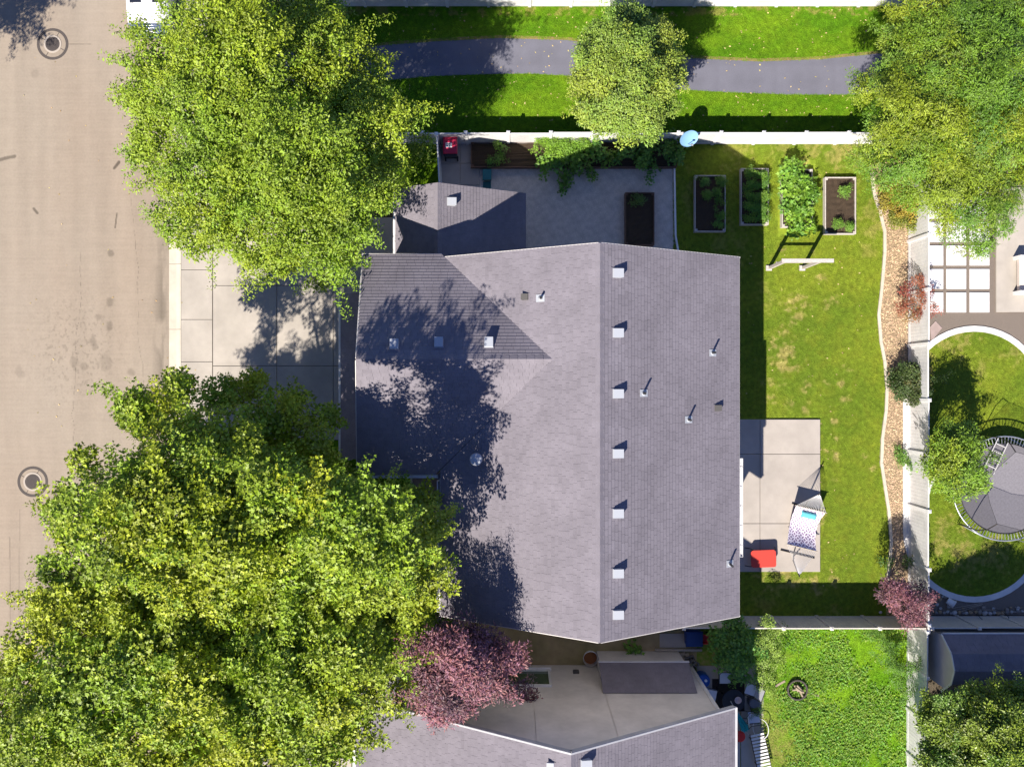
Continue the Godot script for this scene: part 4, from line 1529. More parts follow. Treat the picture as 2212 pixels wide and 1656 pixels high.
# ---------------------------------------------------------------- raised beds, bins and the rest of the garden
func raised_bed(label: String, d: Array, h: float, wood: Material, soil: Material, group := "raised garden beds") -> Node3D:
	var a := P(d[0], d[1], h)
	var e := P(d[2], d[3], h)
	var c := Vector3((a.x + e.x) / 2, 0, (a.z + e.z) / 2)
	var t := thing("raised_bed", label, "garden bed", c, group)
	var w := e.x - a.x
	var l := e.z - a.z
	for s in [-1.0, 1.0]:
		var m := MB.new()
		m.cbox(c + Vector3(s * (w / 2 - 0.02), h / 2, 0), Vector3(0.04, h, l), 0.006)
		part(t, "plank", m, wood)
		m = MB.new()
		m.cbox(c + Vector3(0, h / 2, s * (l / 2 - 0.02)), Vector3(w - 0.084, h, 0.04), 0.006)
		part(t, "plank", m, wood)
		for r in [-1.0, 1.0]:
			m = MB.new()
			m.box(c + Vector3(s * (w / 2 - 0.085), h / 2 - 0.01, r * (l / 2 - 0.085)), Vector3(0.08, h, 0.08))
			part(t, "corner_post", m, wood)
	var m2 := MB.new()
	var n := 10
	var k := 18
	var hh := func(i: int, j: int) -> Vector3:
		return c + Vector3(-w / 2 + 0.045 + (w - 0.09) * i / n, h - 0.09 + 0.05 * noise2.get_noise_2d(i * 40 + c.x * 10, j * 40) + 0.02 * noise.get_noise_2d(i * 90, j * 90), -l / 2 + 0.045 + (l - 0.09) * j / k)
	for i in n:
		for j in k:
			m2.quad(hh.call(i, j + 1), hh.call(i + 1, j + 1), hh.call(i + 1, j), hh.call(i, j))
	part(t, "soil", m2, soil)
	return t


func garden() -> void:
	raised_bed("white raised bed with bushy plants along one side, in the shade of the house", [1501, 378, 1568, 500], 0.3, M.white_wood, M.soil)
	raised_bed("white raised bed overgrown with plants, lying half in the house shade", [1601, 363, 1661, 485], 0.3, M.white_wood, M.soil)
	raised_bed("raised bed hidden beneath a sprawling squash plant", [1690, 365, 1756, 490], 0.3, M.white_wood, M.soil)
	raised_bed("white raised bed of bare brown soil with three small plants", [1783, 382, 1850, 505], 0.3, M.white_wood, M.soil)
	raised_bed("brown raised bed of black soil standing in the gravel yard", [1351, 415, 1414, 529], 0.35, M.brown_wood, M.soil)
	raised_bed("long brown raised bed along the white garden fence", [1017, 305, 1462, 361], 0.3, M.brown_wood, M.soil)
	var vg := "vegetables in the raised beds"
	for q in [[1520, 395, 0.34], [1524, 420, 0.3], [1556, 392, 0.3], [1545, 415, 0.26], [1552, 435, 0.26], [1554, 465, 0.28], [1550, 487, 0.25]]:
		var f := P(q[0], q[1], 0.3)
		f.y = 0.22
		plant("bushy_plant", "bushy green plant in the fully shaded white bed", "plant", f, [[Vector3(0, 0.22, 0), q[2] * 0.8], [Vector3(0.08, 0.32, 0.05), q[2] * 0.6]], twigs.veg, M.leaf_veg, 900, DEEP, vg, 0.6)
	for j in 5:
		for i in 3:
			var f := P(1615 + 16 * i + rnd(-3, 3), 378 + 24 * j + rnd(-5, 5), 0.3)
			f.y = 0.22
			plant("leafy_plant", "leafy plant in the half shaded overgrown bed", "plant", f, [[Vector3(0, 0.2, 0), 0.25], [Vector3(rnd(-0.1, 0.1), 0.3, rnd(-0.1, 0.1)), 0.19]], twigs.veg, M.leaf_veg, 700, GREENS, vg, 0.75)
	var sq := P(1722, 428, 0.3)
	sq.y = 0.2
	var ls := []
	for i in 34:
		var p := P(rnd(1694, 1752), rnd(352, 508), 0.7) - P(1722, 428, 0.7)
		ls.append([Vector3(p.x, rnd(0.25, 0.55), p.z), 0.3])
	plant("squash_plant", "sprawling squash plant covering a whole raised bed", "plant", sq, ls, twigs.squash, M.leaf_veg, 190, [Color(1.6, 1.35, 0.8), Color(1.3, 1.2, 0.8), Color(1.0, 1.05, 0.9)], vg, 0.9)
	for q in [[1822, 414, 0.3, "round clump of narrow leaves in the bare soil bed"], [1808, 482, 0.36, "pale green bush at the corner of the bare soil bed"], [1832, 490, 0.3, "pale green bush beside the corner bush in the bare soil bed"]]:
		var f := P(q[0], q[1], 0.3)
		f.y = 0.22
		plant("small_bush", q[3], "plant", f, [[Vector3(0, 0.2, 0), q[2] * 0.85], [Vector3(0.05, 0.3, 0), q[2] * 0.6]], twigs.lance if q[1] < 450 else twigs.veg, M.leaf_veg, 900, [Color(1.3, 1.2, 0.9), Color(1.1, 1.1, 0.9)], vg, 0.55)
	var f0 := P(1372, 432, 0.35)
	f0.y = 0.27
	plant("bushy_plant", "dark leafy plant in the black soil bed in the gravel yard", "plant", f0, [[Vector3(0, 0.15, 0), 0.3], [Vector3(0.25, 0.15, 0), 0.22]], twigs.veg, M.leaf_dark, 500, DEEP, vg, 0.8)
	# vines over the long bed
	for q in [["grape vine piled over the end of the long bed, in full sun", 1195, 318, [[1170, 306, 0.8, 0.4], [1195, 308, 0.9, 0.45], [1225, 310, 0.85, 0.45], [1260, 310, 0.8, 0.4], [1185, 320, 0.7, 0.4], [1215, 325, 0.7, 0.42], [1240, 330, 0.7, 0.4]], [Color(1.5, 1.3, 0.7), Color(1.2, 1.15, 0.8)]], ["squash vine spilling from the long bed onto the gravel", 1230, 345, [[1175, 345, 0.55, 0.4], [1200, 355, 0.5, 0.35], [1235, 340, 0.6, 0.45], [1265, 335, 0.6, 0.4], [1250, 360, 0.45, 0.35], [1290, 330, 0.6, 0.45], [1225, 372, 0.3, 0.25], [1218, 390, 0.25, 0.18], [1216, 404, 0.22, 0.14], [1275, 372, 0.3, 0.22], [1310, 335, 0.5, 0.35]], DEEP], ["dark squash vine under the dish at the end of the long bed", 1400, 335, [[1345, 320, 0.6, 0.42], [1375, 325, 0.6, 0.42], [1405, 315, 0.7, 0.45], [1440, 320, 0.7, 0.45], [1470, 312, 0.8, 0.4], [1390, 345, 0.5, 0.4], [1415, 360, 0.4, 0.35], [1400, 375, 0.3, 0.25], [1330, 340, 0.4, 0.3], [1455, 335, 0.5, 0.35]], DEEP], ["thin tomato plant in the bare end of the long bed", 1085, 335, [[1075, 318, 0.6, 0.28], [1090, 325, 0.55, 0.28], [1080, 345, 0.5, 0.25], [1060, 350, 0.4, 0.2]], DEEP]]:
		var foot := P(q[1], q[2], 0.28)
		var lobes := []
		for l in q[3]:
			lobes.append([P(l[0], l[1], l[2]) - foot, l[3]])
		plant("vine", q[0], "vine", foot, lobes, twigs.veg if q[1] < 1200 else twigs.squash, M.leaf_veg, 420 if q[1] < 1200 else 150, q[4], "climbing plants on the long bed", 0.8)
	# wheelie bin
	var b0 := P(973, 318, 0.9)
	b0.y = 0.06
	var bin := thing("wheelie_bin", "black wheelie bin with a red lid and a white sticker", "bin", b0)
	var m := MB.new()
	for s in [[0.24, 0.27, 0.0, 0.29, 0.35, 0.95]]:
		var lo := []
		var hi := []
		for k in [Vector2(-1, -1), Vector2(1, -1), Vector2(1, 1), Vector2(-1, 1)]:
			lo.append(b0 + Vector3(k.x * s[0], 0.02, k.y * s[1]))
			hi.append(b0 + Vector3(k.x * s[3], s[5], k.y * s[4] + 0.02))
		for i in 4:
			var j := (i + 1) % 4
			m.quad(lo[j], lo[i], hi[i], hi[j])
		m.quad(hi[3], hi[2], hi[1], hi[0])
	part(bin, "body", m, M.black)
	m = MB.new()
	var tilt := Basis(Vector3.RIGHT, 0.1)
	m.cbox(b0 + Vector3(0, 0.995, -0.05), Vector3(0.62, 0.1, 0.74), 0.035, tilt)
	m.cbox(b0 + Vector3(0.19, 1.05, -0.36), Vector3(0.18, 0.06, 0.12), 0.02, tilt)
	var lid := part(bin, "lid", m, mat("red_plastic", lin(0.5, 0.025, 0.07), 0.4))
	m = MB.new()
	m.box(b0 + Vector3(-0.06, 1.048, -0.04), Vector3(0.28, 0.006, 0.2), tilt)
	var st := part(lid, "sticker", m, M.white)
	m = MB.new()
	for q in [[-0.14, -0.08], [-0.04, -0.08], [-0.12, 0.0], [-0.02, 0.0], [0.04, -0.06], [0.05, 0.0]]:
		m.box(b0 + Vector3(q[0], 1.0535 - q[1] * 0.1 - 0.004, q[1]), Vector3(0.06, 0.005, 0.04), tilt)
	part(st, "print", m, mat("print_blue", lin(0.03, 0.09, 0.16), 0.6))
	m = MB.new()
	m.bar(b0 + Vector3(-0.26, 0.95, 0.42), b0 + Vector3(0.26, 0.95, 0.42), 0.04, 0.04)
	part(bin, "handle", m, M.black)
	for s in [-1.0, 1.0]:
		m = MB.new()
		m.tube([b0 + Vector3(s * 0.24, 0.1, 0.3), b0 + Vector3(s * 0.3, 0.1, 0.3)], [0.12, 0.12], 14)
		part(bin, "wheel", m, M.black)
	# teal tote and mat
	var t0 := P(1052, 377, 0.3)
	t0.y = 0.0
	var tote := thing("storage_tote", "dark teal plastic tote standing on the gravel beside the long bed", "tote", t0)
	m = MB.new()
	m.cbox(t0 + Vector3(0, 0.15, 0), Vector3(0.34, 0.3, 0.42), 0.02)
	part(tote, "body", m, mat("teal", lin(0.02, 0.11, 0.12), 0.5))
	m = MB.new()
	m.cbox(t0 + Vector3(0, 0.32, 0), Vector3(0.4, 0.05, 0.48), 0.02)
	part(tote, "lid", m, mat("teal_lid", lin(0.02, 0.13, 0.15), 0.45))
	m = MB.new()
	m.cbox(P(1052, 402) + Vector3(0, 0.015, 0), Vector3(0.36, 0.03, 0.42), 0.01)
	solo("stepping_mat", m, M.teal, "thin teal mat lying on the gravel next to the teal tote", "mat")
	m = MB.new()
	m.cbox(P(1188, 369) + Vector3(0, 0.08, 0), Vector3(0.85, 0.05, 0.15), 0.01)
	m.box(P(1176, 369) + Vector3(0, 0.03, 0), Vector3(0.06, 0.06, 0.13))
	m.box(P(1200, 369) + Vector3(0, 0.03, 0), Vector3(0.06, 0.06, 0.13))
	solo("bench_board", m, M.white_wood, "short white board bench at the edge of the vine", "bench")
	# edging between gravel and lawn
	m = MB.new()
	var ed := [[1456, 335], [1457, 400], [1458, 460], [1459, 510], [1465, 545], [1480, 560]]
	for i in ed.size() - 1:
		m.bar(P(ed[i][0], ed[i][1]) + Vector3(0, 0.05, 0), P(ed[i + 1][0], ed[i + 1][1]) + Vector3(0, 0.05, 0), 0.08, 0.1)
	solo("garden_edging", m, M.white, "thin white edging between the gravel yard and the back lawn", "edging")
	# dish on a pole
	var dp := P(1487, 297, 2.0)
	var dish := thing("satellite_dish", "pale blue satellite dish on a pole at the garden fence", "satellite dish", Vector3(dp.x, 0, dp.z + 0.15))
	m = MB.new()
	m.tube([Vector3(dp.x, 0, dp.z + 0.15), Vector3(dp.x, 1.85, dp.z + 0.15)], [0.03, 0.03], 10)
	part(dish, "pole", m, M.galvanised)
	m = MB.new()
	var db := Basis(Vector3.RIGHT, 0.75) * Basis(Vector3.BACK, -0.25)
	var rings := 6
	for i in rings:
		for k in 24:
			var pt := func(r: float, kk: int) -> Vector3:
				var a := TAU * kk / 24
				return dp + db * Vector3(cos(a) * r * 0.42, 0.1 * r * r, sin(a) * r * 0.37)
			var r0 := float(i) / rings
			var r1 := float(i + 1) / rings
			m.quad(pt.call(r1, k), pt.call(r0, k), pt.call(r0, k + 1), pt.call(r1, k + 1))
	part(dish, "reflector", m, mat("dish_blue", lin(0.2, 0.38, 0.6), 0.35))
	m = MB.new()
	m.bar(dp + db * Vector3(0, 0.02, 0.3), dp + db * Vector3(0, 0.42, 0.12), 0.025, 0.025)
	m.box(dp + db * Vector3(0, 0.44, 0.1), Vector3(0.07, 0.1, 0.07), db)
	part(dish, "feed_arm", m, M.galvanised)
	# white trellis frame on the lawn
	var ta := P(1661.6, 579)
	var tb := P(1733.6, 579)
	var tr := thing("trellis", "white wooden trellis frame of two posts and two rails on the back lawn", "trellis", (ta + tb) / 2)
	for p in [ta, tb]:
		m = MB.new()
		m.cbox(p + Vector3(0, 1.04, 0), Vector3(0.12, 2.1, 0.12), 0.008)
		var post := part(tr, "post", m, M.white_wood)
		m = MB.new()
		m.cbox(p + Vector3(-0.02, 0.05, 0.0), Vector3(0.26, 0.12, 0.24), 0.02)
		part(post, "foot", m, M.white_wood)
	m = MB.new()
	m.cbox(Vector3((ta.x + tb.x) / 2 + 0.22, 2.14, ta.z - 0.02), Vector3(2.2, 0.1, 0.16), 0.008)
	part(tr, "top_beam", m, M.white_wood)
	m = MB.new()
	m.cbox(Vector3((ta.x + tb.x) / 2, 1.2, ta.z - 0.085), Vector3(1.62, 0.12, 0.045), 0.006)
	part(tr, "rail", m, M.white_wood)
	m = MB.new()
	m.cbox(Vector3((ta.x + tb.x) / 2 + 0.1, 1.95, ta.z - 0.085), Vector3(1.7, 0.12, 0.045), 0.006)
	part(tr, "rail", m, M.white_wood)
	hammock()
	# red table
	var rt := P(1649, 1206, 0.5)
	rt.y = 0.1
	var tab_ := thing("garden_table", "low red table with rounded corners and a black tube frame on the patio", "table", rt)
	m = MB.new()
	var shape := PackedVector2Array()
	for k in 4:
		for i in 6:
			var a := PI / 2 * k + PI / 2 * i / 5.0
			var cxy: Vector2 = [Vector2(0.43, 0.26), Vector2(-0.43, 0.26), Vector2(-0.43, -0.26), Vector2(0.43, -0.26)][k]
			shape.append(Vector2(rt.x, rt.z) + (cxy + Vector2(cos(a), sin(a)) * 0.12).rotated(-0.04))
	m.slab(shape, rt.y + 0.42, rt.y + 0.47)
	part(tab_, "table_top", m, mat("red_paint", lin(0.52, 0.05, 0.035), 0.5))
	for s in [-1.0, 1.0]:
		m = MB.new()
		m.tube([rt + Vector3(-0.7, 0.02, s * 0.4), rt + Vector3(-0.52, 0.2, s * 0.4), rt + Vector3(-0.4, 0.41, s * 0.34), rt + Vector3(0.45, 0.41, s * 0.34), rt + Vector3(0.6, 0.2, s * 0.4), rt + Vector3(0.64, 0.02, s * 0.42)], [0.018], 8)
		part(tab_, "leg", m, M.dark_metal)
	m = MB.new()
	m.tube([rt + Vector3(0.6, 0.2, -0.4), rt + Vector3(0.6, 0.2, 0.4)], [0.016], 8)
	part(tab_, "crossbar", m, M.dark_metal)


func weave_picture() -> ImageTexture:
	var im := Image.create(256, 256, false, Image.FORMAT_RGB8)
	for j in 256:
		for i in 256:
			var u := i / 256.0 * 4.0
			var v := j / 256.0 * 4.0
			var best := 1.0
			for o in [0.0, 0.5]:
				for a in 2:
					for b in 2:
						var q := Vector2(fposmod(u - o, 1.0) - a, fposmod(v - o, 1.0) - b)
						best = minf(best, absf(q.length() - 0.52))
			var c := Color(0.8, 0.76, 0.84) if best < 0.06 else Color(0.27, 0.2, 0.29)
			im.set_pixel(i, j, c.linear_to_srgb())
	return ImageTexture.create_from_image(im)


func hammock() -> void:
	var a := P(1771.8, 1066.8, 1.45)      # the hook by the pillow
	var b := P(1727, 1243, 1.35)      # the other hook
	var mid := Vector3((a.x + b.x) / 2, 0.1, (a.z + b.z) / 2)
	var t := thing("hammock", "hammock with a lilac ring print and a turquoise pillow on a black stand", "hammock", mid)
	var d := Vector3(b.x - a.x, 0, b.z - a.z).normalized()
	var s := Vector3(-d.z, 0, d.x)
	var h0 := P(1752.3, 1099.4, 0.95)
	var h1 := P(1732.7, 1183, 0.85)
	var w := 0.66
	var m := MB.new()
	var n := 14
	var k := 10
	var pt := func(i: int, j: int) -> Vector3:
		var f := float(i) / n
		var g := float(j) / k * 2.0 - 1.0
		var c := h0.lerp(h1, f)
		var sag := -0.42 * sin(PI * f) - 0.12 * (1.0 - g * g) * sin(PI * clampf(f, 0.08, 0.92))
		var wid := w * (1.0 - 0.1 * sin(PI * f))
		return c + s * g * wid + Vector3(0, sag + 0.02 * sin(g * 9.0 + f * 7.0) * sin(PI * f), 0)
	for i in n:
		for j in k:
			var q := [pt.call(i, j), pt.call(i + 1, j), pt.call(i + 1, j + 1), pt.call(i, j + 1)]
			var uvs := [Vector2(float(j) / k * 1.0, float(i) / n * 1.4), Vector2(float(j) / k, float(i + 1) / n * 1.4), Vector2(float(j + 1) / k, float(i + 1) / n * 1.4), Vector2(float(j + 1) / k, float(i) / n * 1.4)]
			if (q[1] - q[0]).cross(q[2] - q[0]).y < 0:
				m.quv(q[3], q[2], q[1], q[0], uvs[3], uvs[2], uvs[1], uvs[0])
			else:
				m.quv(q[0], q[1], q[2], q[3], uvs[0], uvs[1], uvs[2], uvs[3])
	var cloth := mat("hammock_cloth", Color.WHITE, 0.85)
	cloth.albedo_texture = weave_picture()
	part(t, "fabric", m, cloth)
	for e in [[h0, a], [h1, b]]:
		m = MB.new()
		m.tube([e[0] - s * (w + 0.06), e[0] + s * (w + 0.06)], [0.02], 8)
		var bar_ := part(t, "spreader_bar", m, M.pale_wood)
		m = MB.new()
		for i in 17:
			var p: Vector3 = e[0] + s * w * (i / 8.0 - 1.0)
			m.tube([p, e[1] + (p - e[1]).normalized() * 0.1], [0.008, 0.006], 4, false)
		m.tube([e[1], e[1] + (e[0] - e[1]).normalized() * 0.12], [0.015], 6)
		part(bar_, "ropes", m, M.white)
	m = MB.new()
	var pc := h0 + d * 0.3 + Vector3(0, -0.06, 0)
	for i in 10:
		for j in 6:
			var pp := func(x: int, y: int) -> Vector3:
				var u := x / 5.0 - 1.0
				var v := y / 3.0 - 1.0
				var bulge := 0.09 * sqrt(maxf(0.0, (1.0 - pow(u, 4)) * (1.0 - pow(v, 4))))
				return pc + s * u * 0.33 + d * v * 0.13 + Vector3(0, bulge - 0.03 * (1 - u * u), 0)
			var q := [pp.call(i, j), pp.call(i + 1, j), pp.call(i + 1, j + 1), pp.call(i, j + 1)]
			if (q[1] - q[0]).cross(q[2] - q[0]).y < 0: q.reverse()
			m.quad(q[0], q[1], q[2], q[3])
	part(t, "pillow", m, mat("turquoise", lin(0.12, 0.46, 0.52), 0.85))
	# stand: a beam on the ground, two feet across, an arm up to each hook
	m = MB.new()
	var g0 := Vector3(a.x, 0.17, a.z) + d * 0.75
	var g1 := Vector3(b.x, 0.17, b.z) - d * 0.75
	m.tube([g0, g1], [0.032], 10)
	part(t, "base_beam", m, M.dark_metal)
	for e in [[g0, a, -1.0], [g1, b, 1.0]]:
		m = MB.new()
		m.tube([e[0] - s * 0.95 + Vector3(0, -0.03, 0), e[0] + s * 0.6 + Vector3(0, -0.03, 0)], [0.03], 10)
		part(t, "foot", m, M.dark_metal)
		m = MB.new()
		m.tube([e[0], e[0] + d * e[2] * 0.3 + Vector3(0, 0.12, 0), e[1] + d * e[2] * 0.03 + Vector3(0, 0.06, 0)], [0.032, 0.032, 0.028], 10)
		part(t, "arm", m, M.dark_metal)


# ---------------------------------------------------------------- street
func manhole(label: String, dx: float, dy: float, rc: float, rr: float) -> void:
	var c := P(dx, dy)
	var t := thing("manhole", label, "manhole", c)
	var m := MB.new()
	m.lathe(c, [Vector2(rr, 0.005), Vector2(rr - 0.12, 0.007)], 48)
	part(t, "collar_ring", m, M.collar)
	m = MB.new()
	m.lathe(c, [Vector2(rc + 0.09, 0.004), Vector2(rc + 0.085, 0.016), Vector2(rc + 0.012, 0.016)], 40)
	part(t, "frame", m, mat("manhole_frame", lin(0.4, 0.35, 0.3), 0.8))
	m = MB.new()
	m.lathe(c, [Vector2(rc, 0.012), Vector2(rc - 0.03, 0.014), Vector2(0.0, 0.014)], 40)
	for i in range(-5, 6):
		for j in range(-5, 6):
			var p := Vector2(i, j) * rc / 5.6
			if p.length() < rc - 0.05:
				m.box(c + Vector3(p.x, 0.017, p.y), Vector3(0.032, 0.008, 0.032))
	part(t, "cover", m, M.iron)
	m = MB.new()
	for k in 4:
		var a := 0.5 + k * TAU / 4
		var d := Vector3(cos(a), 0, sin(a))
		m.bar(c + d * (rc + 0.1) + Vector3(0, 0.004, 0), c + d * (rr - 0.12) + Vector3(0, 0.004, 0), 0.025, 0.004)
	part(t, "joint", m, M.collar)


func street() -> void:
	manhole("round iron manhole in a dark ringed concrete collar near the white car", 113, 95, 0.31, 0.71)
	manhole("round iron manhole in a dark ring partly under the maple leaves", 70, 1040, 0.33, 0.69)
	# white car, its bonnet towards the house
	var c := Vector3(P(321, 0, 0.9).x - 0.03, 0, -15.6)
	var car := thing("parked_car", "white car parked at the kerb under the oak", "car", c)
	var paint_ := mat("car_paint", lin(0.66, 0.66, 0.68), 0.25, [], {"clearcoat_enabled": true, "clearcoat": 0.8, "clearcoat_roughness": 0.06})
	var glass_ := mat("car_glass", lin(0.02, 0.022, 0.03), 0.05, [], {"spec": 0.7})
	var chrome := mat("chrome", lin(0.7, 0.72, 0.76), 0.12, [], {"metallic": 1.0})
	# stations from the nose backwards: z, half width, shoulder height, top height, floor
	var st := [[0.14, 0.72, 0.48, 0.55, 0.3], [0.04, 0.82, 0.62, 0.70, 0.28], [-0.1, 0.88, 0.78, 0.86, 0.26], [-0.26, 0.92, 0.9, 1.01, 0.25], [-0.8, 0.95, 0.96, 1.08, 0.25], [-1.4, 0.96, 1.0, 1.13, 0.25], [-3.2, 0.97, 1.02, 1.12, 0.25], [-4.6, 0.95, 1.02, 1.1, 0.25], [-5.1, 0.88, 0.95, 1.02, 0.35]]
	var m := MB.new()
	var ring := func(s: Array) -> Array:
		var z: float = c.z + s[0]
		var x: float = c.x
		return [Vector3(x - s[1], s[4], z), Vector3(x - s[1] * 1.0, (s[2] + s[4]) / 2, z), Vector3(x - s[1] * 0.98, s[2], z), Vector3(x - s[1] * 0.86, s[3] - 0.03, z), Vector3(x - s[1] * 0.62, s[3] - 0.005, z), Vector3(x - s[1] * 0.55, s[3] + 0.02, z), Vector3(x, s[3] + 0.035, z), Vector3(x + s[1] * 0.55, s[3] + 0.02, z), Vector3(x + s[1] * 0.62, s[3] - 0.005, z), Vector3(x + s[1] * 0.86, s[3] - 0.03, z), Vector3(x + s[1] * 0.98, s[2], z), Vector3(x + s[1], (s[2] + s[4]) / 2, z), Vector3(x + s[1], s[4], z)]
	for i in st.size() - 1:
		var a: Array = ring.call(st[i])
		var b: Array = ring.call(st[i + 1])
		for k in a.size() - 1:
			m.quad(a[k], b[k], b[k + 1], a[k + 1])
	for e in [0, st.size() - 1]:
		var a: Array = ring.call(st[e])
		for k in range(1, a.size() - 1):
			if e == 0: m.tri(a[0], a[k + 1], a[k])
			else: m.tri(a[0], a[k], a[k + 1])
	part(car, "body", m, paint_)
	m = MB.new()
	var cab := [[-1.2, 0.86, 1.1, 0.84, 1.13], [-2.0, 0.88, 1.1, 0.68, 1.68], [-3.6, 0.88, 1.1, 0.68, 1.7], [-4.5, 0.85, 1.08, 0.66, 1.3]]
	for i in 3:
		var s: Array = cab[i]
		var q: Array = cab[i + 1]
		for sg in [-1.0, 1.0]:
			var a := Vector3(c.x + sg * s[1], s[2], c.z + s[0])
			var b := Vector3(c.x + sg * q[1], q[2], c.z + q[0])
			var e := Vector3(c.x + sg * q[3], q[4], c.z + q[0])
			var f := Vector3(c.x + sg * s[3], s[4], c.z + s[0])
			if sg > 0: m.quad(a, b, e, f)
			else: m.quad(b, a, f, e)
		if i != 1:
			m.quad(Vector3(c.x - s[3], s[4], c.z + s[0]), Vector3(c.x + s[3], s[4], c.z + s[0]), Vector3(c.x + q[3], q[4], c.z + q[0]), Vector3(c.x - q[3], q[4], c.z + q[0]))
	part(car, "windows", m, glass_)
	m = MB.new()
	m.cbox(Vector3(c.x, 1.69, c.z - 2.8), Vector3(1.4, 0.08, 1.7), 0.03)
	part(car, "car_roof", m, paint_)
	m = MB.new()
	for q in [[-0.46, 0.5], [0.5, 0.46]]:
		m.box(Vector3(c.x + q[0], 1.105, c.z - 1.12), Vector3(q[1], 0.06, 0.26))
	part(car, "cowl", m, glass_)
	m = MB.new()
	for sg in [-1.0, 1.0]:
		m.bar(Vector3(c.x + sg * 0.58, 1.012, c.z - 0.32), Vector3(c.x + sg * 0.6, 1.115, c.z - 1.1), 0.018, 0.02)
	part(car, "bonnet_crease", m, M.trim)
	m = MB.new()
	m.quad(Vector3(c.x - 0.7, 0.52, c.z + 0.19), Vector3(c.x + 0.7, 0.52, c.z + 0.19), Vector3(c.x + 0.74, 0.97, c.z - 0.14), Vector3(c.x - 0.74, 0.97, c.z - 0.14))
	var grille := part(car, "grille", m, mat("grille_dark", lin(0.06, 0.09, 0.16), 0.25))
	for k in 5:
		m = MB.new()
		var t := 0.08 + k * 0.2
		var gy := lerpf(0.52, 0.97, t)
		var gz := c.z + lerpf(0.2, -0.13, t)
		m.tube([Vector3(c.x - 0.74, gy, gz - 0.09), Vector3(c.x - 0.4, gy + 0.01, gz), Vector3(c.x, gy + 0.02, gz + 0.04), Vector3(c.x + 0.4, gy + 0.01, gz), Vector3(c.x + 0.74, gy, gz - 0.09)], [0.022], 6)
		part(grille, "grille_bar", m, chrome)
	m = MB.new()
	m.lathe(Vector3(c.x + 0.02, 0.76, c.z + 0.06), [Vector2(0.07, 0.0), Vector2(0.06, 0.03), Vector2(0.0, 0.035)], 14)
	part(grille, "badge", m, chrome)
	m = MB.new()
	m.cbox(Vector3(c.x, 0.4, c.z + 0.2), Vector3(1.36, 0.2, 0.16), 0.05)
	part(car, "bumper", m, chrome)
	for sg in [-1.0, 1.0]:
		m = MB.new()
		m.bar(Vector3(c.x + sg * 0.72, 0.74, c.z + 0.06), Vector3(c.x + sg * 0.87, 0.82, c.z - 0.22), 0.14, 0.16)
		part(car, "headlight", m, mat("lamp_glass", lin(0.45, 0.5, 0.58), 0.1, [], {"metallic": 0.6}))
		m = MB.new()
		m.cbox(Vector3(c.x + sg * 1.06, 1.12, c.z - 1.7), Vector3(0.2, 0.16, 0.14), 0.03)
		part(car, "wing_mirror", m, paint_)
		for z in [-0.95, -4.1]:
			m = MB.new()
			m.tube([Vector3(c.x + sg * 0.76, 0.35, c.z + z), Vector3(c.x + sg * 0.985, 0.35, c.z + z)], [0.35, 0.35], 20)
			var wh := part(car, "wheel", m, M.black)
			m = MB.new()
			m.tube([Vector3(c.x + sg * 0.98, 0.35, c.z + z), Vector3(c.x + sg * 0.995, 0.35, c.z + z)], [0.22, 0.2], 16)
			part(wh, "rim", m, chrome)


# ---------------------------------------------------------------- the garden beyond the white fence
func stadium(cx: float, z0: float, z1: float, r: float) -> PackedVector2Array:
	var p := PackedVector2Array()
	for i in 25:
		var a := PI + PI * i / 24
		p.append(Vector2(cx + cos(a) * r, z0 + sin(a) * r))
	for i in 25:
		var a := PI * i / 24
		p.append(Vector2(cx + cos(a) * r, z1 + sin(a) * r))
	return p


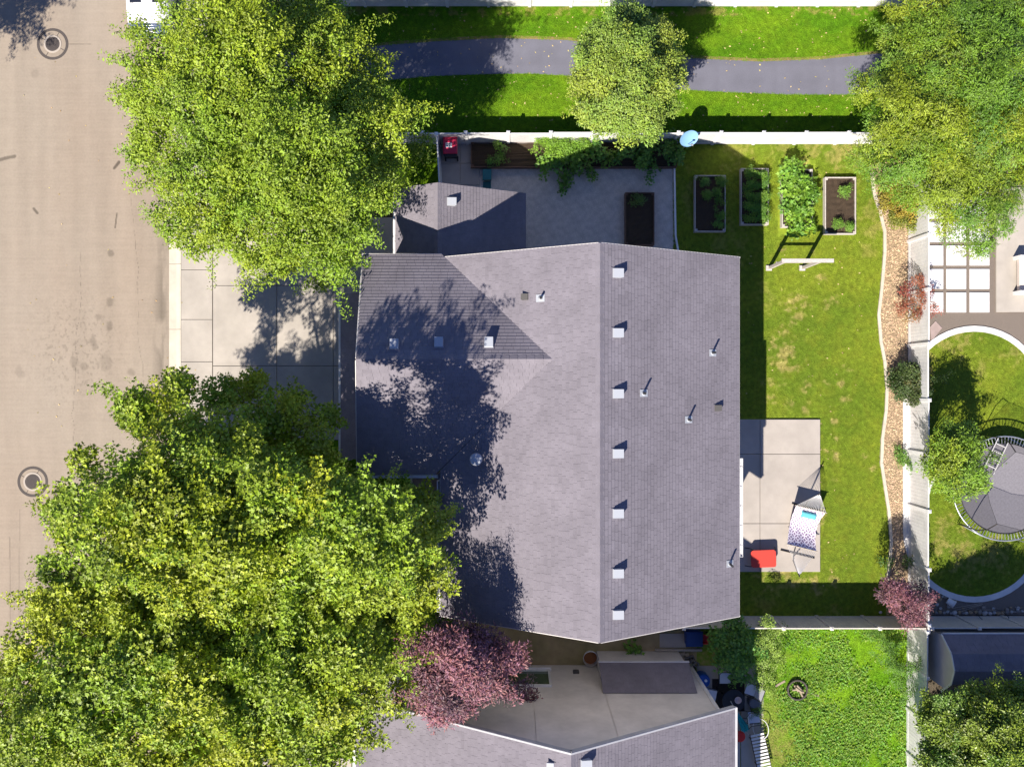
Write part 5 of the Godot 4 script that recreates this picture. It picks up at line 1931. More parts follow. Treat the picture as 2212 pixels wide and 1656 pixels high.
func east_garden() -> void:
	ground_piece("gravel_bed", sheet(rect(17.86, -10.7, 40, 10.4), -0.004), M.gravel_brown, "brown gravel round the pavers and the oval lawn")
	# oval lawn with its white kerb
	var cx := P(2105, 0).x
	var r := 2.95
	var z0 := P(0, 716).z + r
	var z1 := P(0, 1288).z - r
	var inner := stadium(cx, z0, z1, r)
	var outer := stadium(cx, z0, z1, r + 0.26)
	ground_piece("lawn", sheet(inner, 0.012), ground_mat("lawn_oval", paint(17.6, -2.8, 6.4, 13.0, 24, lawn), 17.6, -2.8, 6.4, 13.0), "oval lawn round the trampoline")
	var k := MB.new()
	for i in outer.size():
		var j := (i + 1) % outer.size()
		var a := Vector3(outer[i].x, 0.05, outer[i].y)
		var b := Vector3(outer[j].x, 0.05, outer[j].y)
		var e := Vector3(inner[j].x, 0.05, inner[j].y)
		var f := Vector3(inner[i].x, 0.05, inner[i].y)
		k.quad(f, e, b, a)
		k.quad(a, b, b - Vector3(0, 0.07, 0), a - Vector3(0, 0.07, 0))
		k.quad(e, f, f - Vector3(0, 0.07, 0), e - Vector3(0, 0.07, 0))
	ground_piece("kerb", k, M.white_kerb, "white concrete kerb round the oval lawn")
	turf("grass", "grass blades on the oval lawn under the trampoline", inner, func(_x, _z): return 0.012, 560, lawn, 1.0)
	# square pavers
	var xs := [1995.0, 2044.4, 2094.6]
	for row in 7:
		for col in 3:
			var y := 631.4 - row * 50.6
			var a := P(xs[col], y)
			var b := P(xs[col] + 42.5, y + 43)
			var m := MB.new()
			m.cbox(Vector3((a.x + b.x) / 2, 0.02, (a.z + b.z) / 2), Vector3(b.x - a.x, 0.07, b.z - a.z), 0.012)
			solo("paver", m, M.paver, "square white concrete paver set in brown gravel under the locust", "paver", "square pavers in brown gravel", "structure")
	var cm := MB.new()
	var a0 := P(2151, 480)
	cm.cbox(Vector3(a0.x + 4.0, 0.03, -6.0), Vector3(8.0, 0.1, 5.6), 0.012)
	cm.box(Vector3(a0.x + 4.6, 0.02, -3.21), Vector3(8.0, 0.06, 0.02))
	ground_piece("patio", cm, M.concrete, "cream concrete patio beside the square pavers")
	# white garden sofa, its end in view
	var s := P(2186, 596)
	var sofa := thing("garden_sofa", "white-framed garden sofa on the cream patio", "sofa", s + Vector3(0.5, 0.08, 0))
	for z in [-0.78, 0.78]:
		var m := MB.new()
		m.cbox(s + Vector3(0.5, 0.4, z), Vector3(1.0, 0.64, 0.14), 0.02)
		part(sofa, "arm", m, M.white)
	var sm := MB.new()
	sm.cbox(s + Vector3(0.55, 0.3, 0), Vector3(0.86, 0.2, 1.4), 0.03)
	part(sofa, "seat_cushion", sm, mat("sofa_cloth", lin(0.6, 0.52, 0.47), 0.9))
	sm = MB.new()
	sm.cbox(s + Vector3(0.98, 0.5, 0), Vector3(0.12, 0.8, 1.4), 0.03)
	part(sofa, "backrest", sm, M.white)
	trampoline()
	# stones along the fence
	var st := MB.new()
	var rr := 0.5
	for i in 7:
		for j in 12:
			var pt := func(a: int, b: int) -> Vector3:
				var th := PI * a / 7.0
				var ph := TAU * b / 12.0
				return Vector3(sin(th) * cos(ph), cos(th), sin(th) * sin(ph)) * (rr * (1.0 + 0.07 * sin(ph * 2.0 + th * 3.0)))
			st.quad(pt.call(i, j + 1), pt.call(i + 1, j + 1), pt.call(i + 1, j), pt.call(i, j))
	var pebble := st.mesh()
	var tones := []
	for q in [[0.42, 0.4, 0.38], [0.3, 0.26, 0.22], [0.36, 0.26, 0.16], [0.5, 0.48, 0.46], [0.24, 0.22, 0.21]]:
		tones.append(mat("stone_%d" % tones.size(), lin(q[0], q[1], q[2]), 0.75, [T.blotch, 0.7]))
	var spots := []
	var x := 2022.0
	while x < 2212.0:
		var w := rnd(6.0, 12.0)
		spots.append([x, 1322 + rnd(-2.5, 2.5), w])
		if rng.randf() < 0.3: spots.append([x + rnd(-3, 3), 1313 + rnd(-2, 2), w * 0.8])
		x += w * 1.02
	for q in [[2028, 1285, 7], [2036, 1288, 6], [2030, 1294, 9], [2042, 1290, 7], [2024, 1305, 8], [2050, 1308, 9], [2012, 1292, 8], [2200, 1312, 7], [2175, 1316, 8], [1902, 1322, 7]]:
		spots.append(q)
	for q in spots:
		var p := P(q[0], q[1])
		var w: float = q[2] * 0.0208
		var o := MeshInstance3D.new()
		o.name = numbered("river_stone")
		o.mesh = pebble
		o.material_override = tones[rng.randi() % 5]
		o.transform = Transform3D(Basis(Vector3.UP, rnd(-0.5, 0.5)) * Basis.from_scale(Vector3(w * rnd(1.0, 1.2), w * 0.65, w * rnd(0.75, 0.95))), p + Vector3(0, w * 0.24, 0))
		add_child(o)
		tag(o, "smooth river stone at the foot of the tan-grey fence", "stone", "river stones by the fence")
	# tipped bucket, canes, wire hoop
	var b0 := P(2048, 1297)
	var bu := thing("bucket", "white plastic bucket lying on the dark gravel below the oval lawn", "bucket", b0)
	var m := MB.new()
	var ax := Vector3(0.75, 0.42, 0.5).normalized()
	var c0 := b0 + Vector3(-0.1, 0.16, -0.06)
	m.tube([c0, c0 + ax * 0.32], [0.14, 0.165], 18, false)
	m.tube([c0, c0 + ax * 0.005], [0.14, 0.14], 18)
	part(bu, "body", m, M.white)
	m = MB.new()
	m.tube([c0 + ax * 0.28, c0 + ax * 0.325], [0.18, 0.18], 18, false)
	part(bu, "lip", m, M.white)
	for q in [[2058, 1313, 2118, 1300], [2060, 1318, 2120, 1302], [2064, 1324, 2116, 1304], [2110, 1316, 2150, 1315]]:
		m = MB.new()
		m.tube([P(q[0], q[1]) + Vector3(0, 0.03, 0), P(q[2], q[3]) + Vector3(0, 0.16, 0)], [0.012, 0.01], 6)
		solo("garden_cane", m, M.pale_wood, "thin pale cane lying across the gravel near the white bucket", "cane", "canes on the gravel")
	m = MB.new()
	var hoop := [[2094, 1316], [2110, 1328], [2120, 1338], [2160, 1342], [2174, 1336], [2174, 1330], [2160, 1316], [2148, 1314]]
	var hp := []
	for q in hoop: hp.append(P(q[0], q[1], 0.4) + Vector3(0, 0.2, 0))
	m.tube(hp, [0.014], 6)
	m.tube([P(2094, 1316), hp[0]], [0.012], 6)
	m.tube([P(2148, 1314), hp[-1]], [0.012], 6)
	solo("wire_hoop", m, M.dark_metal, "bent dark wire hoop leaning over the river stones", "hoop")
	# leaning white pole behind the small tree
	m = MB.new()
	m.cbox(P(2003, 1058) + Vector3(0.1, 0.02, 0), Vector3(0.12, 0.05, 1.3), 0.01, Basis(Vector3.UP, -0.35))
	solo("white_board", m, M.white, "white board lying on the grass by the young tree", "board")
	# paving wedge by the oval
	m = MB.new()
	m.slab(flat([[2009, 706], [2021, 693], [2035, 708], [2012, 738]]), 0.0, 0.03)
	solo("flagstone", m, mat("flag", lin(0.36, 0.28, 0.26), 0.85, [T.blotch, 1.0]), "pinkish flagstone beside the white fence above the oval lawn", "flagstone")
	shed()


func trampoline() -> void:
	var c := P(2172, 1055, 0.9)
	var t := thing("trampoline", "large round trampoline with grey mat, white frame and safety net", "trampoline", Vector3(c.x, 0.02, c.z))
	var steel := mat("tramp_steel", lin(0.42, 0.44, 0.5), 0.4, [], {"metallic": 0.6})
	var R := 2.29
	var circ := func(r: float, y: float, n: int) -> Array:
		var p := []
		for i in n + 1:
			var a := TAU * i / n
			p.append(Vector3(c.x + cos(a) * r, y, c.z + sin(a) * r))
		return p
	var m := MB.new()
	m.tube(circ.call(R, 0.9, 48), [0.03], 8, false)
	var fr := part(t, "frame_ring", m, steel)
	m = MB.new()
	m.lathe(Vector3(c.x, 0.88, c.z), [Vector2(1.98, 0.0), Vector2(1.2, -0.04), Vector2(0.0, -0.06)], 48)
	part(t, "mat", m, mat("tramp_mat", lin(0.24, 0.23, 0.26), 0.9, [T.grain, 0.6]))
	m = MB.new()
	m.tube(circ.call(1.98, 0.885, 48), [0.02], 6, false)
	part(t, "mat_rim", m, M.black)
	var sp := MB.new()
	sp.tube([Vector3(1.99, 0.0, 0), Vector3(2.26, 0.015, 0)], [0.013], 6)
	var spring := sp.mesh()
	for i in 96:
		put(fr, "spring", spring, steel, Transform3D(Basis(Vector3.UP, TAU * i / 96), Vector3(c.x, 0.885, c.z)))
	for i in 4:
		var a := TAU * i / 4 + 0.5
		var q := TAU * (i + 0.5) / 4 + 0.5
		m = MB.new()
		var pa := Vector3(c.x + cos(a - 0.25) * R, 0.9, c.z + sin(a - 0.25) * R)
		var pb := Vector3(c.x + cos(a + 0.25) * R, 0.9, c.z + sin(a + 0.25) * R)
		m.tube([pa, Vector3(pa.x, 0.04, pa.z), Vector3(pb.x, 0.04, pb.z), pb], [0.025], 8)
		part(t, "leg", m, steel)
	# net: six poles bending in to a ring, mesh between them
	var top := []
	for i in 6:
		var a := TAU * i / 6 + 0.25
		var o := Vector3(cos(a), 0, sin(a))
		var cc := Vector3(c.x, 0, c.z)
		var hi := cc + o * 1.8 + Vector3(0, 2.45, 0)
		top.append(hi)
		m = MB.new()
		m.tube([cc + o * (R + 0.06) + Vector3(0, 0.1, 0), cc + o * (R + 0.08) + Vector3(0, 1.6, 0), cc + o * (R - 0.1) + Vector3(0, 2.2, 0), hi], [0.022], 8)
		part(t, "net_pole", m, M.dark_metal if i % 2 == 0 else steel)
	m = MB.new()
	for i in 6:
		var p: Vector3 = top[i]
		var q: Vector3 = top[(i + 1) % 6]
		m.tube([p, (p + q) / 2 - Vector3(0, 0.12, 0), q], [0.008], 6)
	part(t, "net_edge", m, M.black)
	var net := mat("net", Color(0.02, 0.02, 0.025, 0.25), 0.9)
	net.transparency = BaseMaterial3D.TRANSPARENCY_ALPHA
	m = MB.new()
	for i in 6:
		var p: Vector3 = top[i]
		var q: Vector3 = top[(i + 1) % 6]
		for k in 4:
			var f := k / 4.0
			var g := (k + 1) / 4.0
			var lo := func(x: float) -> Vector3:
				var a := TAU * (i + x) / 6 + 0.25
				return Vector3(c.x + cos(a) * 2.0, 0.92, c.z + sin(a) * 2.0)
			var hi := func(x: float) -> Vector3:
				return p.lerp(q, x) - Vector3(0, 0.12 * (1.0 - absf(x * 2.0 - 1.0)), 0)
			m.quad(lo.call(g), lo.call(f), hi.call(f), hi.call(g))
	part(t, "net", m, net)
	# ladder lying on the mat
	var l := P(2152, 985, 1.0)
	var lad := thing("ladder", "small white ladder lying on the trampoline at the rim", "ladder", Vector3(l.x, 0.9, l.z))
	var d := Vector3(-0.42, 0, 0.9).normalized()
	var s := Vector3(d.z, 0, -d.x)
	for sg in [-1.0, 1.0]:
		m = MB.new()
		m.tube([l + s * sg * 0.24 - d * 0.75, l + s * sg * 0.24 + d * 0.75], [0.022], 8)
		part(lad, "rail", m, M.white)
	for k in 4:
		m = MB.new()
		m.tube([l - s * 0.24 + d * (k * 0.34 - 0.52), l + s * 0.24 + d * (k * 0.34 - 0.52)], [0.018], 8)
		part(lad, "rung", m, M.white)


func shed() -> void:
	var x0 := 18.3
	var x1 := 24.5
	var sh := thing("shed", "pale sided shed with a dark gambrel roof behind the fence corner", "shed", Vector3(21, 0, 11.8))
	var prof := [Vector2(10.72, 2.24), Vector2(11.18, 2.95), Vector2(11.8, 3.2), Vector2(12.42, 2.95), Vector2(12.9, 2.24)]
	# siding boards on the gable end
	var y := 0.0
	while y < 3.1:
		var yt := minf(y + 0.2, 3.18)
		var za := 10.72
		var zb := 12.9
		var inset := func(h: float) -> float:
			if h < 2.24: return 0.0
			if h < 2.95: return 0.46 * (h - 2.24) / 0.71
			return 0.46 + 0.62 * (h - 2.95) / 0.25
		var a: float = inset.call(y)
		var b: float = inset.call(yt)
		var m := MB.new()
		m.quad(Vector3(x0 - 0.015, y, za + a), Vector3(x0 - 0.015, y, zb - a), Vector3(x0, yt, zb - b), Vector3(x0, yt, za + b))
		m.quad(Vector3(x0, y, za + a), Vector3(x0, y, zb - a), Vector3(x0 - 0.015, y, zb - a), Vector3(x0 - 0.015, y, za + a))
		part(sh, "siding_board", m, M.vinyl_tan)
		y = yt
	var m := MB.new()
	m.box(Vector3((x0 + x1) / 2, 1.12, 10.75), Vector3(x1 - x0 - 0.01, 2.24, 0.06))
	m.box(Vector3((x0 + x1) / 2, 1.12, 12.87), Vector3(x1 - x0 - 0.01, 2.24, 0.06))
	part(sh, "wall", m, M.vinyl_tan)
	var d := MB.new()
	var sink := MB.new()
	var out := [Vector2(10.6, 2.16), prof[1], prof[2], prof[3], Vector2(13.02, 2.16)]
	var roof: MeshInstance3D
	for i in 4:
		var p: Vector2 = out[i]
		var q: Vector2 = out[i + 1]
		deck_face(d, [Vector3(x0 - 0.12, p.y, p.x), Vector3(x1, p.y, p.x), Vector3(x1, q.y, q.x), Vector3(x0 - 0.12, q.y, q.x)], 0.04)
	roof = part(sh, "roof", d, M.deck)
	var up := Vector3(0, 0.012, 0)
	for i in 4:
		var p: Vector2 = out[i]
		var q: Vector2 = out[i + 1]
		roof_face(roof, [Vector3(x0 - 0.12, p.y, p.x) + up, Vector3(x1, p.y, p.x) + up, Vector3(x1, q.y, q.x) + up, Vector3(x0 - 0.12, q.y, q.x) + up], [], 0, sink)
	part(roof, "shingles", sink, M.shingle_mass).set_meta("kind", "stuff")
	for i in 4:
		var p: Vector2 = out[i]
		var q: Vector2 = out[i + 1]
		m = MB.new()
		m.bar(Vector3(x0 - 0.13, p.y - 0.02, p.x), Vector3(x0 - 0.13, q.y - 0.02, q.x), 0.03, 0.1)
		part(sh, "verge_board", m, M.white)
	m = MB.new()
	m.box(Vector3((x0 + x1) / 2, 2.12, 10.57), Vector3(x1 - x0 + 0.1, 0.12, 0.03))
	part(sh, "fascia", m, M.white)


# ---------------------------------------------------------------- the neighbours' weedy garden and the passage
func sling_chair(label: String, dx: float, dy: float, turn: float) -> void:
	var c := P(dx, dy, 0.45)
	c.y = 0.05
	var t := thing("sling_chair", label, "chair", Vector3.ZERO, "sling chairs round the black table")
	var cloth := mat("sling", lin(0.55, 0.56, 0.62), 0.8)
	var m := MB.new()
	m.quad(Vector3(-0.25, 0.42, 0.26), Vector3(0.25, 0.42, 0.26), Vector3(0.25, 0.39, -0.2), Vector3(-0.25, 0.39, -0.2))
	m.quad(Vector3(-0.25, 0.38, -0.2), Vector3(0.25, 0.38, -0.2), Vector3(0.25, 0.41, 0.26), Vector3(-0.25, 0.41, 0.26))
	part(t, "seat", m, cloth)
	m = MB.new()
	m.quad(Vector3(-0.25, 0.4, -0.21), Vector3(0.25, 0.4, -0.21), Vector3(0.25, 0.9, -0.38), Vector3(-0.25, 0.9, -0.38))
	m.quad(Vector3(0.25, 0.4, -0.22), Vector3(-0.25, 0.4, -0.22), Vector3(-0.25, 0.9, -0.39), Vector3(0.25, 0.9, -0.39))
	part(t, "backrest", m, cloth)
	for s in [-1.0, 1.0]:
		m = MB.new()
		m.tube([Vector3(s * 0.27, 0.0, 0.3), Vector3(s * 0.29, 0.6, 0.26), Vector3(s * 0.29, 0.62, -0.2), Vector3(s * 0.27, 0.9, -0.39)], [0.015], 6)
		m.tube([Vector3(s * 0.27, 0.0, -0.45), Vector3(s * 0.27, 0.4, -0.22), Vector3(s * 0.27, 0.42, 0.28)], [0.015], 6)
		part(t, "side_frame", m, M.black)
	m = MB.new()
	m.tube([Vector3(-0.27, 0.9, -0.39), Vector3(0.27, 0.9, -0.39)], [0.015], 6)
	part(t, "top_rail", m, M.black)
	t.position = c
	t.rotation.y = turn


func south_garden() -> void:
	# passage between the houses
	var pas := ground_mat("passage", paint(-3, 8.2, 20.8, 4.5, 20, func(x: float, z: float) -> Color:
		var a := noise.get_noise_2d(x * 20, z * 20)
		var b := noise2.get_noise_2d(x * 120, z * 120)
		var c := Color(0.36, 0.28, 0.165).lerp(Color(0.26, 0.22, 0.11), clampf(0.5 + a * 1.4 + b * 0.4, 0, 1))
		return c * (1.0 + b * 0.3)), -3, 8.2, 20.8, 4.5)
	ground_piece("passage_ground", sheet(rect(-2.6, 8.2, 8.3, 12.66), -0.003), pas, "bare sandy ground between the two houses")
	# lawn of weeds
	var yard := flat([[1640, 1340], [1962, 1340], [1962, 1700], [1640, 1700]])
	ground_piece("lawn", sheet(rect(8.25, 10.5, 17.75, 20), -0.006), ground_mat("lawn_weedy", paint(8.2, 10.4, 9.8, 9.8, 24, weedy), 8.2, 10.4, 9.8, 9.8), "weedy bright green lawn behind the neighbouring house")
	turf("grass", "long bright green grass in the weedy lawn", yard, func(_x, _z): return -0.006, 520, weedy, 1.9)
	var where := []
	var tint := []
	for i in 7500:
		var x := rnd(11.2, 17.6)
		var z := rnd(10.7, 18.2)
		var k := noise.get_noise_2d(x * 18 + 400, z * 18)
		if k + rnd(-0.3, 0.3) < (0.22 if z < 12.6 else 0.0) + clampf((12.4 - x) * 0.3, 0.0, 0.35): continue
		where.append(Transform3D(Basis.from_euler(Vector3(rnd(-0.4, 0.4), rnd(0, TAU), rnd(-0.4, 0.4))).scaled(Vector3.ONE * rnd(1.0, 2.2)), Vector3(x, rnd(0.04, 0.12), z)))
		var q := rnd(0.8, 1.3)
		tint.append(Color(q * rnd(0.9, 1.6), q * 1.15, q * 0.6))
	var w := copies(self, "weeds", twigs.weed, M.leaf_veg, where, tint)
	tag(w, "broad-leaved weeds growing through the bright green lawn", "", "", "stuff")
	# patio
	for q in [[8.3, 10.25, 12.66, 15.0], [8.3, 10.25, 15.02, 18.6], [10.27, 11.3, 12.66, 15.0], [10.27, 11.3, 15.02, 18.6]]:
		var pm := MB.new()
		pm.cbox(Vector3((q[0] + q[1]) / 2, 0.0, (q[2] + q[3]) / 2), Vector3(q[1] - q[0] - 0.01, 0.1, q[3] - q[2] - 0.01), 0.01)
		ground_piece("patio", pm, M.patio_concrete, "")
	var m := MB.new()
	m.box(P(1573, 1500) + Vector3(0, 0.058, 0), Vector3(1.45, 0.012, 1.45))
	solo("outdoor_rug", m, mat("rug", lin(0.045, 0.04, 0.042), 0.95, [T.chips, 0.5]), "dark square outdoor rug beneath the black table", "rug")
	var tc := P(1583, 1511, 0.6)
	tc.y = 0.06
	var tb := thing("round_table", "round black garden table on the dark rug", "table", tc)
	m = MB.new()
	m.lathe(tc, [Vector2(0.5, 0.66), Vector2(0.5, 0.7), Vector2(0.0, 0.7)], 28)
	part(tb, "table_top", m, M.black)
	for k in 4:
		var a := TAU * k / 4 + 0.4
		m = MB.new()
		m.tube([tc + Vector3(cos(a) * 0.4, 0, sin(a) * 0.4), tc + Vector3(cos(a) * 0.25, 0.68, sin(a) * 0.25)], [0.02], 6)
		part(tb, "leg", m, M.black)
	m = MB.new()
	var bc := P(1594, 1511, 0.78)
	m.lathe(Vector3(bc.x, 0.765, bc.z), [Vector2(0.06, 0.0), Vector2(0.14, 0.07), Vector2(0.155, 0.07), Vector2(0.155, 0.08), Vector2(0.125, 0.08), Vector2(0.05, 0.012), Vector2(0.0, 0.01)], 20)
	solo("bowl", m, mat("bowl_pink", lin(0.5, 0.38, 0.36), 0.5), "pale pink bowl on the round black table", "bowl")
	sling_chair("sling chair with a pale seat at the rug edge facing the round table", 1566, 1463, 0.0)
	sling_chair("sling chair turned at an angle, half in sun beside the weedy lawn", 1624, 1489, -PI / 2 - 0.35)
	sling_chair("sling chair half hidden under the neighbouring roof verge", 1535, 1500, PI / 2 - 0.2)
	sling_chair("sling chair beside the potted plant and the teal parasol", 1628, 1549, PI - 1.45)
	m = MB.new()
	var sc := P(1624, 1511)
	m.lathe(sc + Vector3(0, 0.05, 0), [Vector2(0.2, 0.0), Vector2(0.24, 0.05), Vector2(0.24, 0.38), Vector2(0.2, 0.42), Vector2(0.0, 0.43)], 20)
	solo("footstool", m, mat("stool_grey", lin(0.12, 0.125, 0.15), 0.9), "grey round footstool between two sling chairs", "stool")
	var pp := P(1626, 1528)
	pp.y = 0.05
	var pot := plant("potted_plant", "dark green plant in a grey pot beside the footstool", "plant", pp, [[Vector3(0, 0.42, 0), 0.24], [Vector3(0.08, 0.5, 0.02), 0.16]], twigs.veg, M.leaf_dark, 700, DEEP, "", 0.6)
	m = MB.new()
	m.lathe(pp, [Vector2(0.12, 0.0), Vector2(0.17, 0.26), Vector2(0.15, 0.26), Vector2(0.14, 0.22), Vector2(0.0, 0.22)], 16)
	part(pot, "pot", m, M.iron)
	# closed teal parasol lying across a low stool
	var u0 := P(1586, 1528, 0.9)
	var u1 := P(1611, 1575, 0.5)
	var um := thing("parasol", "closed teal parasol leaning over beside the neighbouring house", "parasol", Vector3(u1.x, 0.05, u1.z))
	m = MB.new()
	var axis := (u1 - u0).normalized()
	m.tube([u0 - axis * 0.4, u1 + axis * 0.35], [0.022], 8)
	part(um, "pole", m, M.pale_wood)
	var sd := axis.cross(Vector3.UP).normalized()
	var vv := sd.cross(axis)
	for k in 8:
		m = MB.new()
		var a := TAU * k / 8
		var b := TAU * (k + 1) / 8
		var mid := TAU * (k + 0.5) / 8
		var pa := sd * cos(a) + vv * sin(a)
		var pb := sd * cos(b) + vv * sin(b)
		var pm := sd * cos(mid) + vv * sin(mid)
		m.tri(u0, u1 + pa * 0.2, u1 + pm * 0.1)
		m.tri(u0, u1 + pm * 0.1, u1 + pb * 0.2)
		part(um, "canopy_panel", m, mat("teal_cloth", lin(0.02, 0.3, 0.31), 0.85))
	# red stool
	var rc := P(1598, 1590, 0.45)
	rc.y = 0.05
	var rs := thing("stool", "round red stool below the teal parasol", "stool", rc)
	m = MB.new()
	m.lathe(rc, [Vector2(0.24, 0.38), Vector2(0.25, 0.43), Vector2(0.2, 0.46), Vector2(0.0, 0.47)], 24)
	part(rs, "seat", m, mat("red_seat", lin(0.55, 0.02, 0.015), 0.5))
	for k in 4:
		var a := TAU * k / 4 + 0.7
		m = MB.new()
		m.tube([rc + Vector3(cos(a) * 0.24, 0, sin(a) * 0.24), rc + Vector3(cos(a) * 0.17, 0.4, sin(a) * 0.17)], [0.016], 6)
		part(rs, "leg", m, M.galvanised)
	# blue barrel
	var bl := P(1513, 1460)
	var ba := thing("water_barrel", "blue plastic barrel with white caps at the corner of the neighbouring house", "barrel", bl + Vector3(0, 0.05, 0))
	m = MB.new()
	m.lathe(bl + Vector3(0, 0.05, 0), [Vector2(0.27, 0.0), Vector2(0.3, 0.08), Vector2(0.3, 0.55), Vector2(0.27, 0.62), Vector2(0.24, 0.62), Vector2(0.23, 0.58), Vector2(0.0, 0.58)], 24)
	part(ba, "body", m, mat("blue_plastic", lin(0.01, 0.06, 0.3), 0.4))
	for q in [[-0.1, 0.08], [0.1, -0.03]]:
		m = MB.new()
		m.lathe(bl + Vector3(q[0], 0.63, q[1]), [Vector2(0.06, 0.0), Vector2(0.06, 0.04), Vector2(0.0, 0.045)], 12)
		part(ba, "cap", m, M.white)
	# white strap lounger
	var l0 := P(1635, 1583, 0.35)
	var l1 := P(1652, 1660, 0.35)
	var lo := thing("lounger", "white strap lounger along the edge of the neighbouring patio", "lounger", Vector3((l0.x + l1.x) / 2, 0.05, (l0.z + l1.z) / 2))
	var ld := (l1 - l0).normalized()
	var ls := Vector3(ld.z, 0, -ld.x)
	for i in 11:
		m = MB.new()
		var p := l0 + ld * (0.08 + i * 0.15)
		m.box(p + Vector3(0, 0.02, 0), Vector3(0.6, 0.02, 0.085), Basis(ls, Vector3.UP, ls.cross(Vector3.UP)))
		part(lo, "strap", m, M.white)
	for sg in [-1.0, 1.0]:
		m = MB.new()
		m.tube([l0 + ls * sg * 0.31, l1 + ls * sg * 0.31], [0.02], 6)
		part(lo, "rail", m, M.dark_metal)
		for f in [0.15, 0.85]:
			m = MB.new()
			var p: Vector3 = l0.lerp(l1, f) + ls * sg * 0.31
			m.tube([p, Vector3(p.x, 0.05, p.z)], [0.016], 6)
			part(lo, "leg", m, M.dark_metal)
	# hoop
	m = MB.new()
	var hc := P(1643, 1573, 0.3)
	var hpts := []
	for i in 29:
		var a := TAU * i / 28
		hpts.append(hc + Vector3(cos(a) * 0.3, 0.16 * cos(a) + 0.05, sin(a) * 0.44))
	m.tube(hpts, [0.018], 6, false)
	solo("garden_hoop", m, M.white, "white hoop leaning between a sling chair and the lounger", "hoop")
	# fire pit
	var fc := P(1720, 1487)
	var fp := thing("fire_pit", "round iron fire ring holding cut logs on the weedy lawn", "fire pit", fc)
	m = MB.new()
	m.lathe(fc, [Vector2(0.46, 0.0), Vector2(0.46, 0.22), Vector2(0.4, 0.22), Vector2(0.4, 0.02)], 28)
	part(fp, "ring", m, M.iron)
	m = MB.new()
	m.lathe(fc, [Vector2(0.4, 0.03), Vector2(0.0, 0.04)], 28)
	part(fp, "ash", m, mat("ash", lin(0.06, 0.055, 0.05), 0.98))
	for i in 7:
		m = MB.new()
		var a := rnd(0, TAU)
		var p := fc + Vector3(rnd(-0.15, 0.15), 0.1 + 0.03 * i, rnd(-0.15, 0.15))
		var dd := Vector3(cos(a), rnd(-0.15, 0.25), sin(a)) * rnd(0.16, 0.24)
		m.tube([p - dd, p + dd], [0.05, 0.045], 7)
		part(fp, "log", m, M.log)
	for q in [[1685, 1475, 0.5], [1757, 1498, -0.4]]:
		m = MB.new()
		m.cbox(P(q[0], q[1]) + Vector3(0, 0.04, 0), Vector3(0.5, 0.07, 0.1), 0.01, Basis(Vector3.UP, q[2]))
		solo("firewood", m, M.log, "piece of pale firewood beside the fire ring", "firewood", "firewood by the fire ring")
	# galvanised tub
	var gc := P(1276, 1422, 0.3)
	gc.y = 0.0
	var tub := thing("metal_tub", "galvanised tub with rusty water beside the fireplace bump-out", "tub", gc)
	m = MB.new()
	m.lathe(gc, [Vector2(0.27, 0.0), Vector2(0.33, 0.34), Vector2(0.345, 0.35), Vector2(0.32, 0.36), Vector2(0.28, 0.1), Vector2(0.0, 0.08)], 28)
	part(tub, "body", m, M.galvanised)
	m = MB.new()
	m.lathe(gc, [Vector2(0.29, 0.16), Vector2(0.0, 0.16)], 28)
	part(tub, "water", m, mat("rust_water", lin(0.2, 0.08, 0.035), 0.12))
	# boards, boxes, bins in the passage
	m = MB.new()
	m.cbox(P(1465, 1402) + Vector3(0, 0.08, 0), Vector3(2.1, 0.14, 0.1), 0.01)
	solo("timber_edge", m, M.pale_wood, "pale timber edging a narrow bed beside the fence", "timber")
	m = MB.new()
	m.slab(flat([[1425, 1368], [1482, 1368], [1482, 1398], [1425, 1398]]), -0.01, 0.03)
	solo("soil_bed", m, M.patio_concrete, "grey-brown paved patch in the passage beside the blue bin", "paving")
	var bb := P(1501, 1381, 0.6)
	bb.y = 0.0
	var bin := thing("storage_bin", "dark blue storage bin against the tan-grey fence", "bin", bb)
	m = MB.new()
	m.cbox(bb + Vector3(0, 0.25, 0), Vector3(0.68, 0.5, 0.6), 0.02)
	part(bin, "body", m, M.blue_plastic)
	m = MB.new()
	m.cbox(bb + Vector3(0, 0.54, 0), Vector3(0.76, 0.07, 0.68), 0.03)
	part(bin, "lid", m, mat("blue_lid", lin(0.01, 0.035, 0.16), 0.45))
	var wc := P(1526, 1381, 0.45)
	wc.y = 0.0
	var wb := thing("plastic_wagon", "red plastic wagon tray half under the leafy shrub", "wagon", wc)
	m = MB.new()
	for q in [[0.0, 0.42, 0.0, 0.55]]:
		var lo_ := []
		var hi_ := []
		var in_ := []
		for k in [Vector2(-1, -1), Vector2(1, -1), Vector2(1, 1), Vector2(-1, 1)]:
			lo_.append(wc + Vector3(k.x * 0.2, 0.22, k.y * 0.15))
			hi_.append(wc + Vector3(k.x * 0.3, 0.45, k.y * 0.22))
			in_.append(wc + Vector3(k.x * 0.27, 0.45, k.y * 0.19))
		for i in 4:
			var j := (i + 1) % 4
			m.quad(lo_[j], lo_[i], hi_[i], hi_[j])
			m.quad(hi_[j], hi_[i], in_[i], in_[j])
			m.quad(in_[j], in_[i], lo_[i] + Vector3(0, 0.02, 0), lo_[j] + Vector3(0, 0.02, 0))
		m.quad(lo_[3] + Vector3(0, 0.02, 0), lo_[2] + Vector3(0, 0.02, 0), lo_[1] + Vector3(0, 0.02, 0), lo_[0] + Vector3(0, 0.02, 0))
	part(wb, "tray", m, mat("wagon_red", lin(0.5, 0.03, 0.06), 0.4))
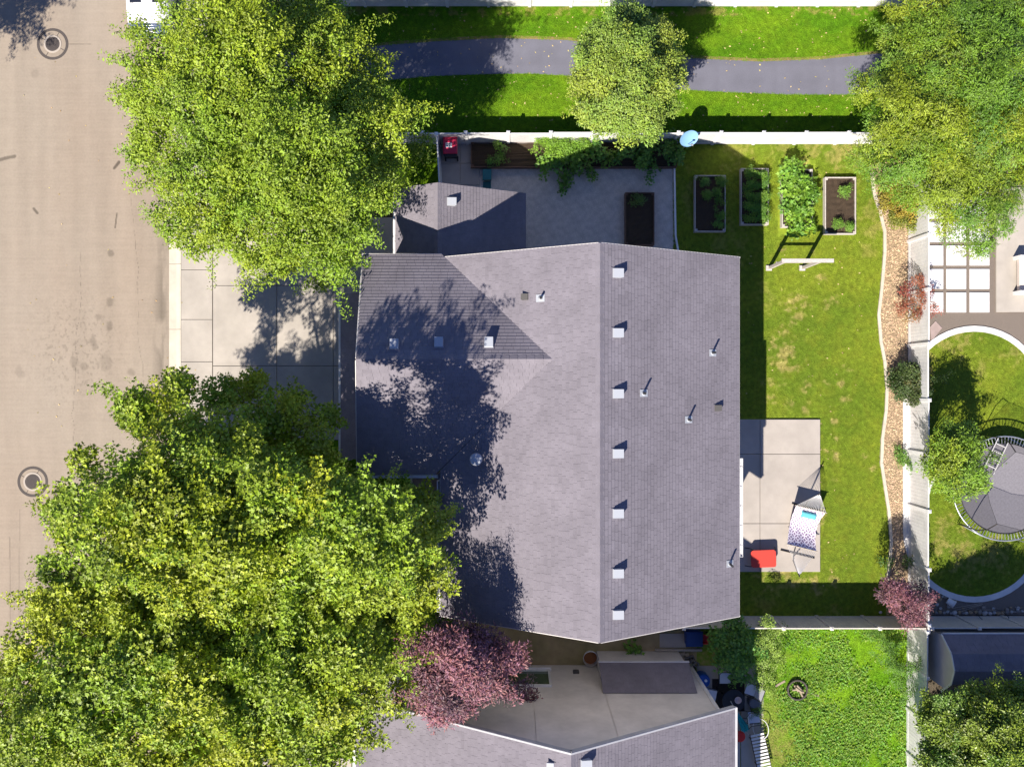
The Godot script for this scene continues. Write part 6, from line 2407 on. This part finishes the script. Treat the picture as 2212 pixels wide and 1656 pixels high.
	for k in [Vector2(-1, -1), Vector2(1, -1), Vector2(1, 1), Vector2(-1, 1)]:
		m = MB.new()
		m.tube([wc + Vector3(k.x * 0.16, 0.11, k.y * 0.17), wc + Vector3(k.x * 0.16, 0.11, k.y * 0.22)], [0.11], 14)
		part(wb, "wheel", m, M.black)
	for q in [[1489, 1420, 0.3, "grey cinder block lying askew at the end of the fireplace bump-out"], [1497, 1427, -0.5, "pale cinder block lying on its neighbour by the fireplace bump-out"]]:
		m = MB.new()
		var y := 0.0 if q[2] > 0 else 0.2
		var bs := Basis(Vector3.UP, q[2])
		for s in [-1.0, 0.0, 1.0]:
			m.cbox(P(q[0], q[1]) + Vector3(0, 0.1 + y, 0) + bs * Vector3(s * 0.18, 0, 0), Vector3(0.035, 0.2, 0.13), 0.004, bs)
		for s in [-1.0, 1.0]:
			m.cbox(P(q[0], q[1]) + Vector3(0, 0.1 + y, 0) + bs * Vector3(0, 0, s * 0.083), Vector3(0.4, 0.2, 0.034), 0.004, bs)
		solo("cinder_block", m, mat("cinder", lin(0.3, 0.29, 0.29), 0.95, [T.chips, 0.5]), q[3], "block")
	for q in [[1474, 1415], [1482, 1417]]:
		m = MB.new()
		m.cbox(P(q[0], q[1]) + Vector3(0, 0.04, 0), Vector3(0.3, 0.1, 0.25), 0.03, Basis(Vector3.UP, 0.3))
		solo("stepping_stone", m, mat("step_stone", lin(0.4, 0.33, 0.25), 0.9, [T.blotch, 0.6]), "tan stone slab beside the cinder blocks", "stone", "tan slabs by the cinder blocks")
	# leafy things along the fences
	plant("rhubarb_plant", "bright green plant with one huge leaf in the dark passage", "plant", P(1359, 1392), [[Vector3(0, 0.35, 0), 0.3], [Vector3(0.15, 0.3, 0.1), 0.2]], twigs.squash, M.leaf_veg, 160, GREENS, "", 1.1)
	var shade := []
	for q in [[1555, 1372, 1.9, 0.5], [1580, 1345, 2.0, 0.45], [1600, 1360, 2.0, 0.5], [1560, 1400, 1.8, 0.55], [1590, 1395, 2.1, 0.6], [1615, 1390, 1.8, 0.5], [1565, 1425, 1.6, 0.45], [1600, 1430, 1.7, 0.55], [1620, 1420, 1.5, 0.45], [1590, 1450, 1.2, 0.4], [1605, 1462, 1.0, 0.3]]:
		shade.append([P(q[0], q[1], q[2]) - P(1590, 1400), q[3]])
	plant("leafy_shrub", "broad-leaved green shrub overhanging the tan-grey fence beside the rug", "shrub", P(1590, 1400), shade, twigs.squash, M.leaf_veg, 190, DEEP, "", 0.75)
	var sunny := []
	for q in [[1640, 1360, 1.5, 0.45], [1660, 1375, 1.5, 0.45], [1640, 1395, 1.4, 0.45], [1672, 1400, 1.2, 0.45], [1650, 1425, 1.2, 0.5], [1680, 1430, 0.9, 0.4], [1640, 1455, 0.9, 0.4], [1665, 1460, 0.8, 0.4], [1645, 1480, 0.6, 0.35], [1660, 1345, 1.8, 0.3], [1685, 1355, 1.4, 0.3], [1662, 1495, 0.5, 0.3]]:
		sunny.append([P(q[0], q[1], q[2]) - P(1658, 1425), q[3]])
	plant("lilac_shrub", "pale grey-green shrub with small leaves beside the weedy lawn", "shrub", P(1658, 1425), sunny, twigs.veg, M.leaf_grey, 420, [Color(1, 1, 1), Color(1.1, 1.05, 1.0)], "", 0.8)
	var vine := []
	for q in [[1885, 1370, 0.8, 0.4], [1905, 1390, 0.9, 0.45], [1915, 1420, 1.0, 0.45], [1935, 1435, 1.1, 0.45], [1955, 1450, 1.2, 0.4], [1975, 1440, 1.3, 0.35], [1940, 1470, 1.0, 0.4], [1960, 1490, 1.0, 0.35], [1985, 1430, 1.4, 0.28], [1930, 1400, 0.8, 0.4], [1955, 1510, 0.7, 0.3]]:
		vine.append([P(q[0], q[1], q[2]) - P(1940, 1440), q[3]])
	plant("fence_shrub", "straggling green shrub growing against the fence by the shed", "shrub", P(1940, 1440), vine, twigs.veg, M.leaf_veg, 260, [Color(0.8, 0.85, 0.8), Color(1.0, 0.95, 0.8)], "", 0.75)
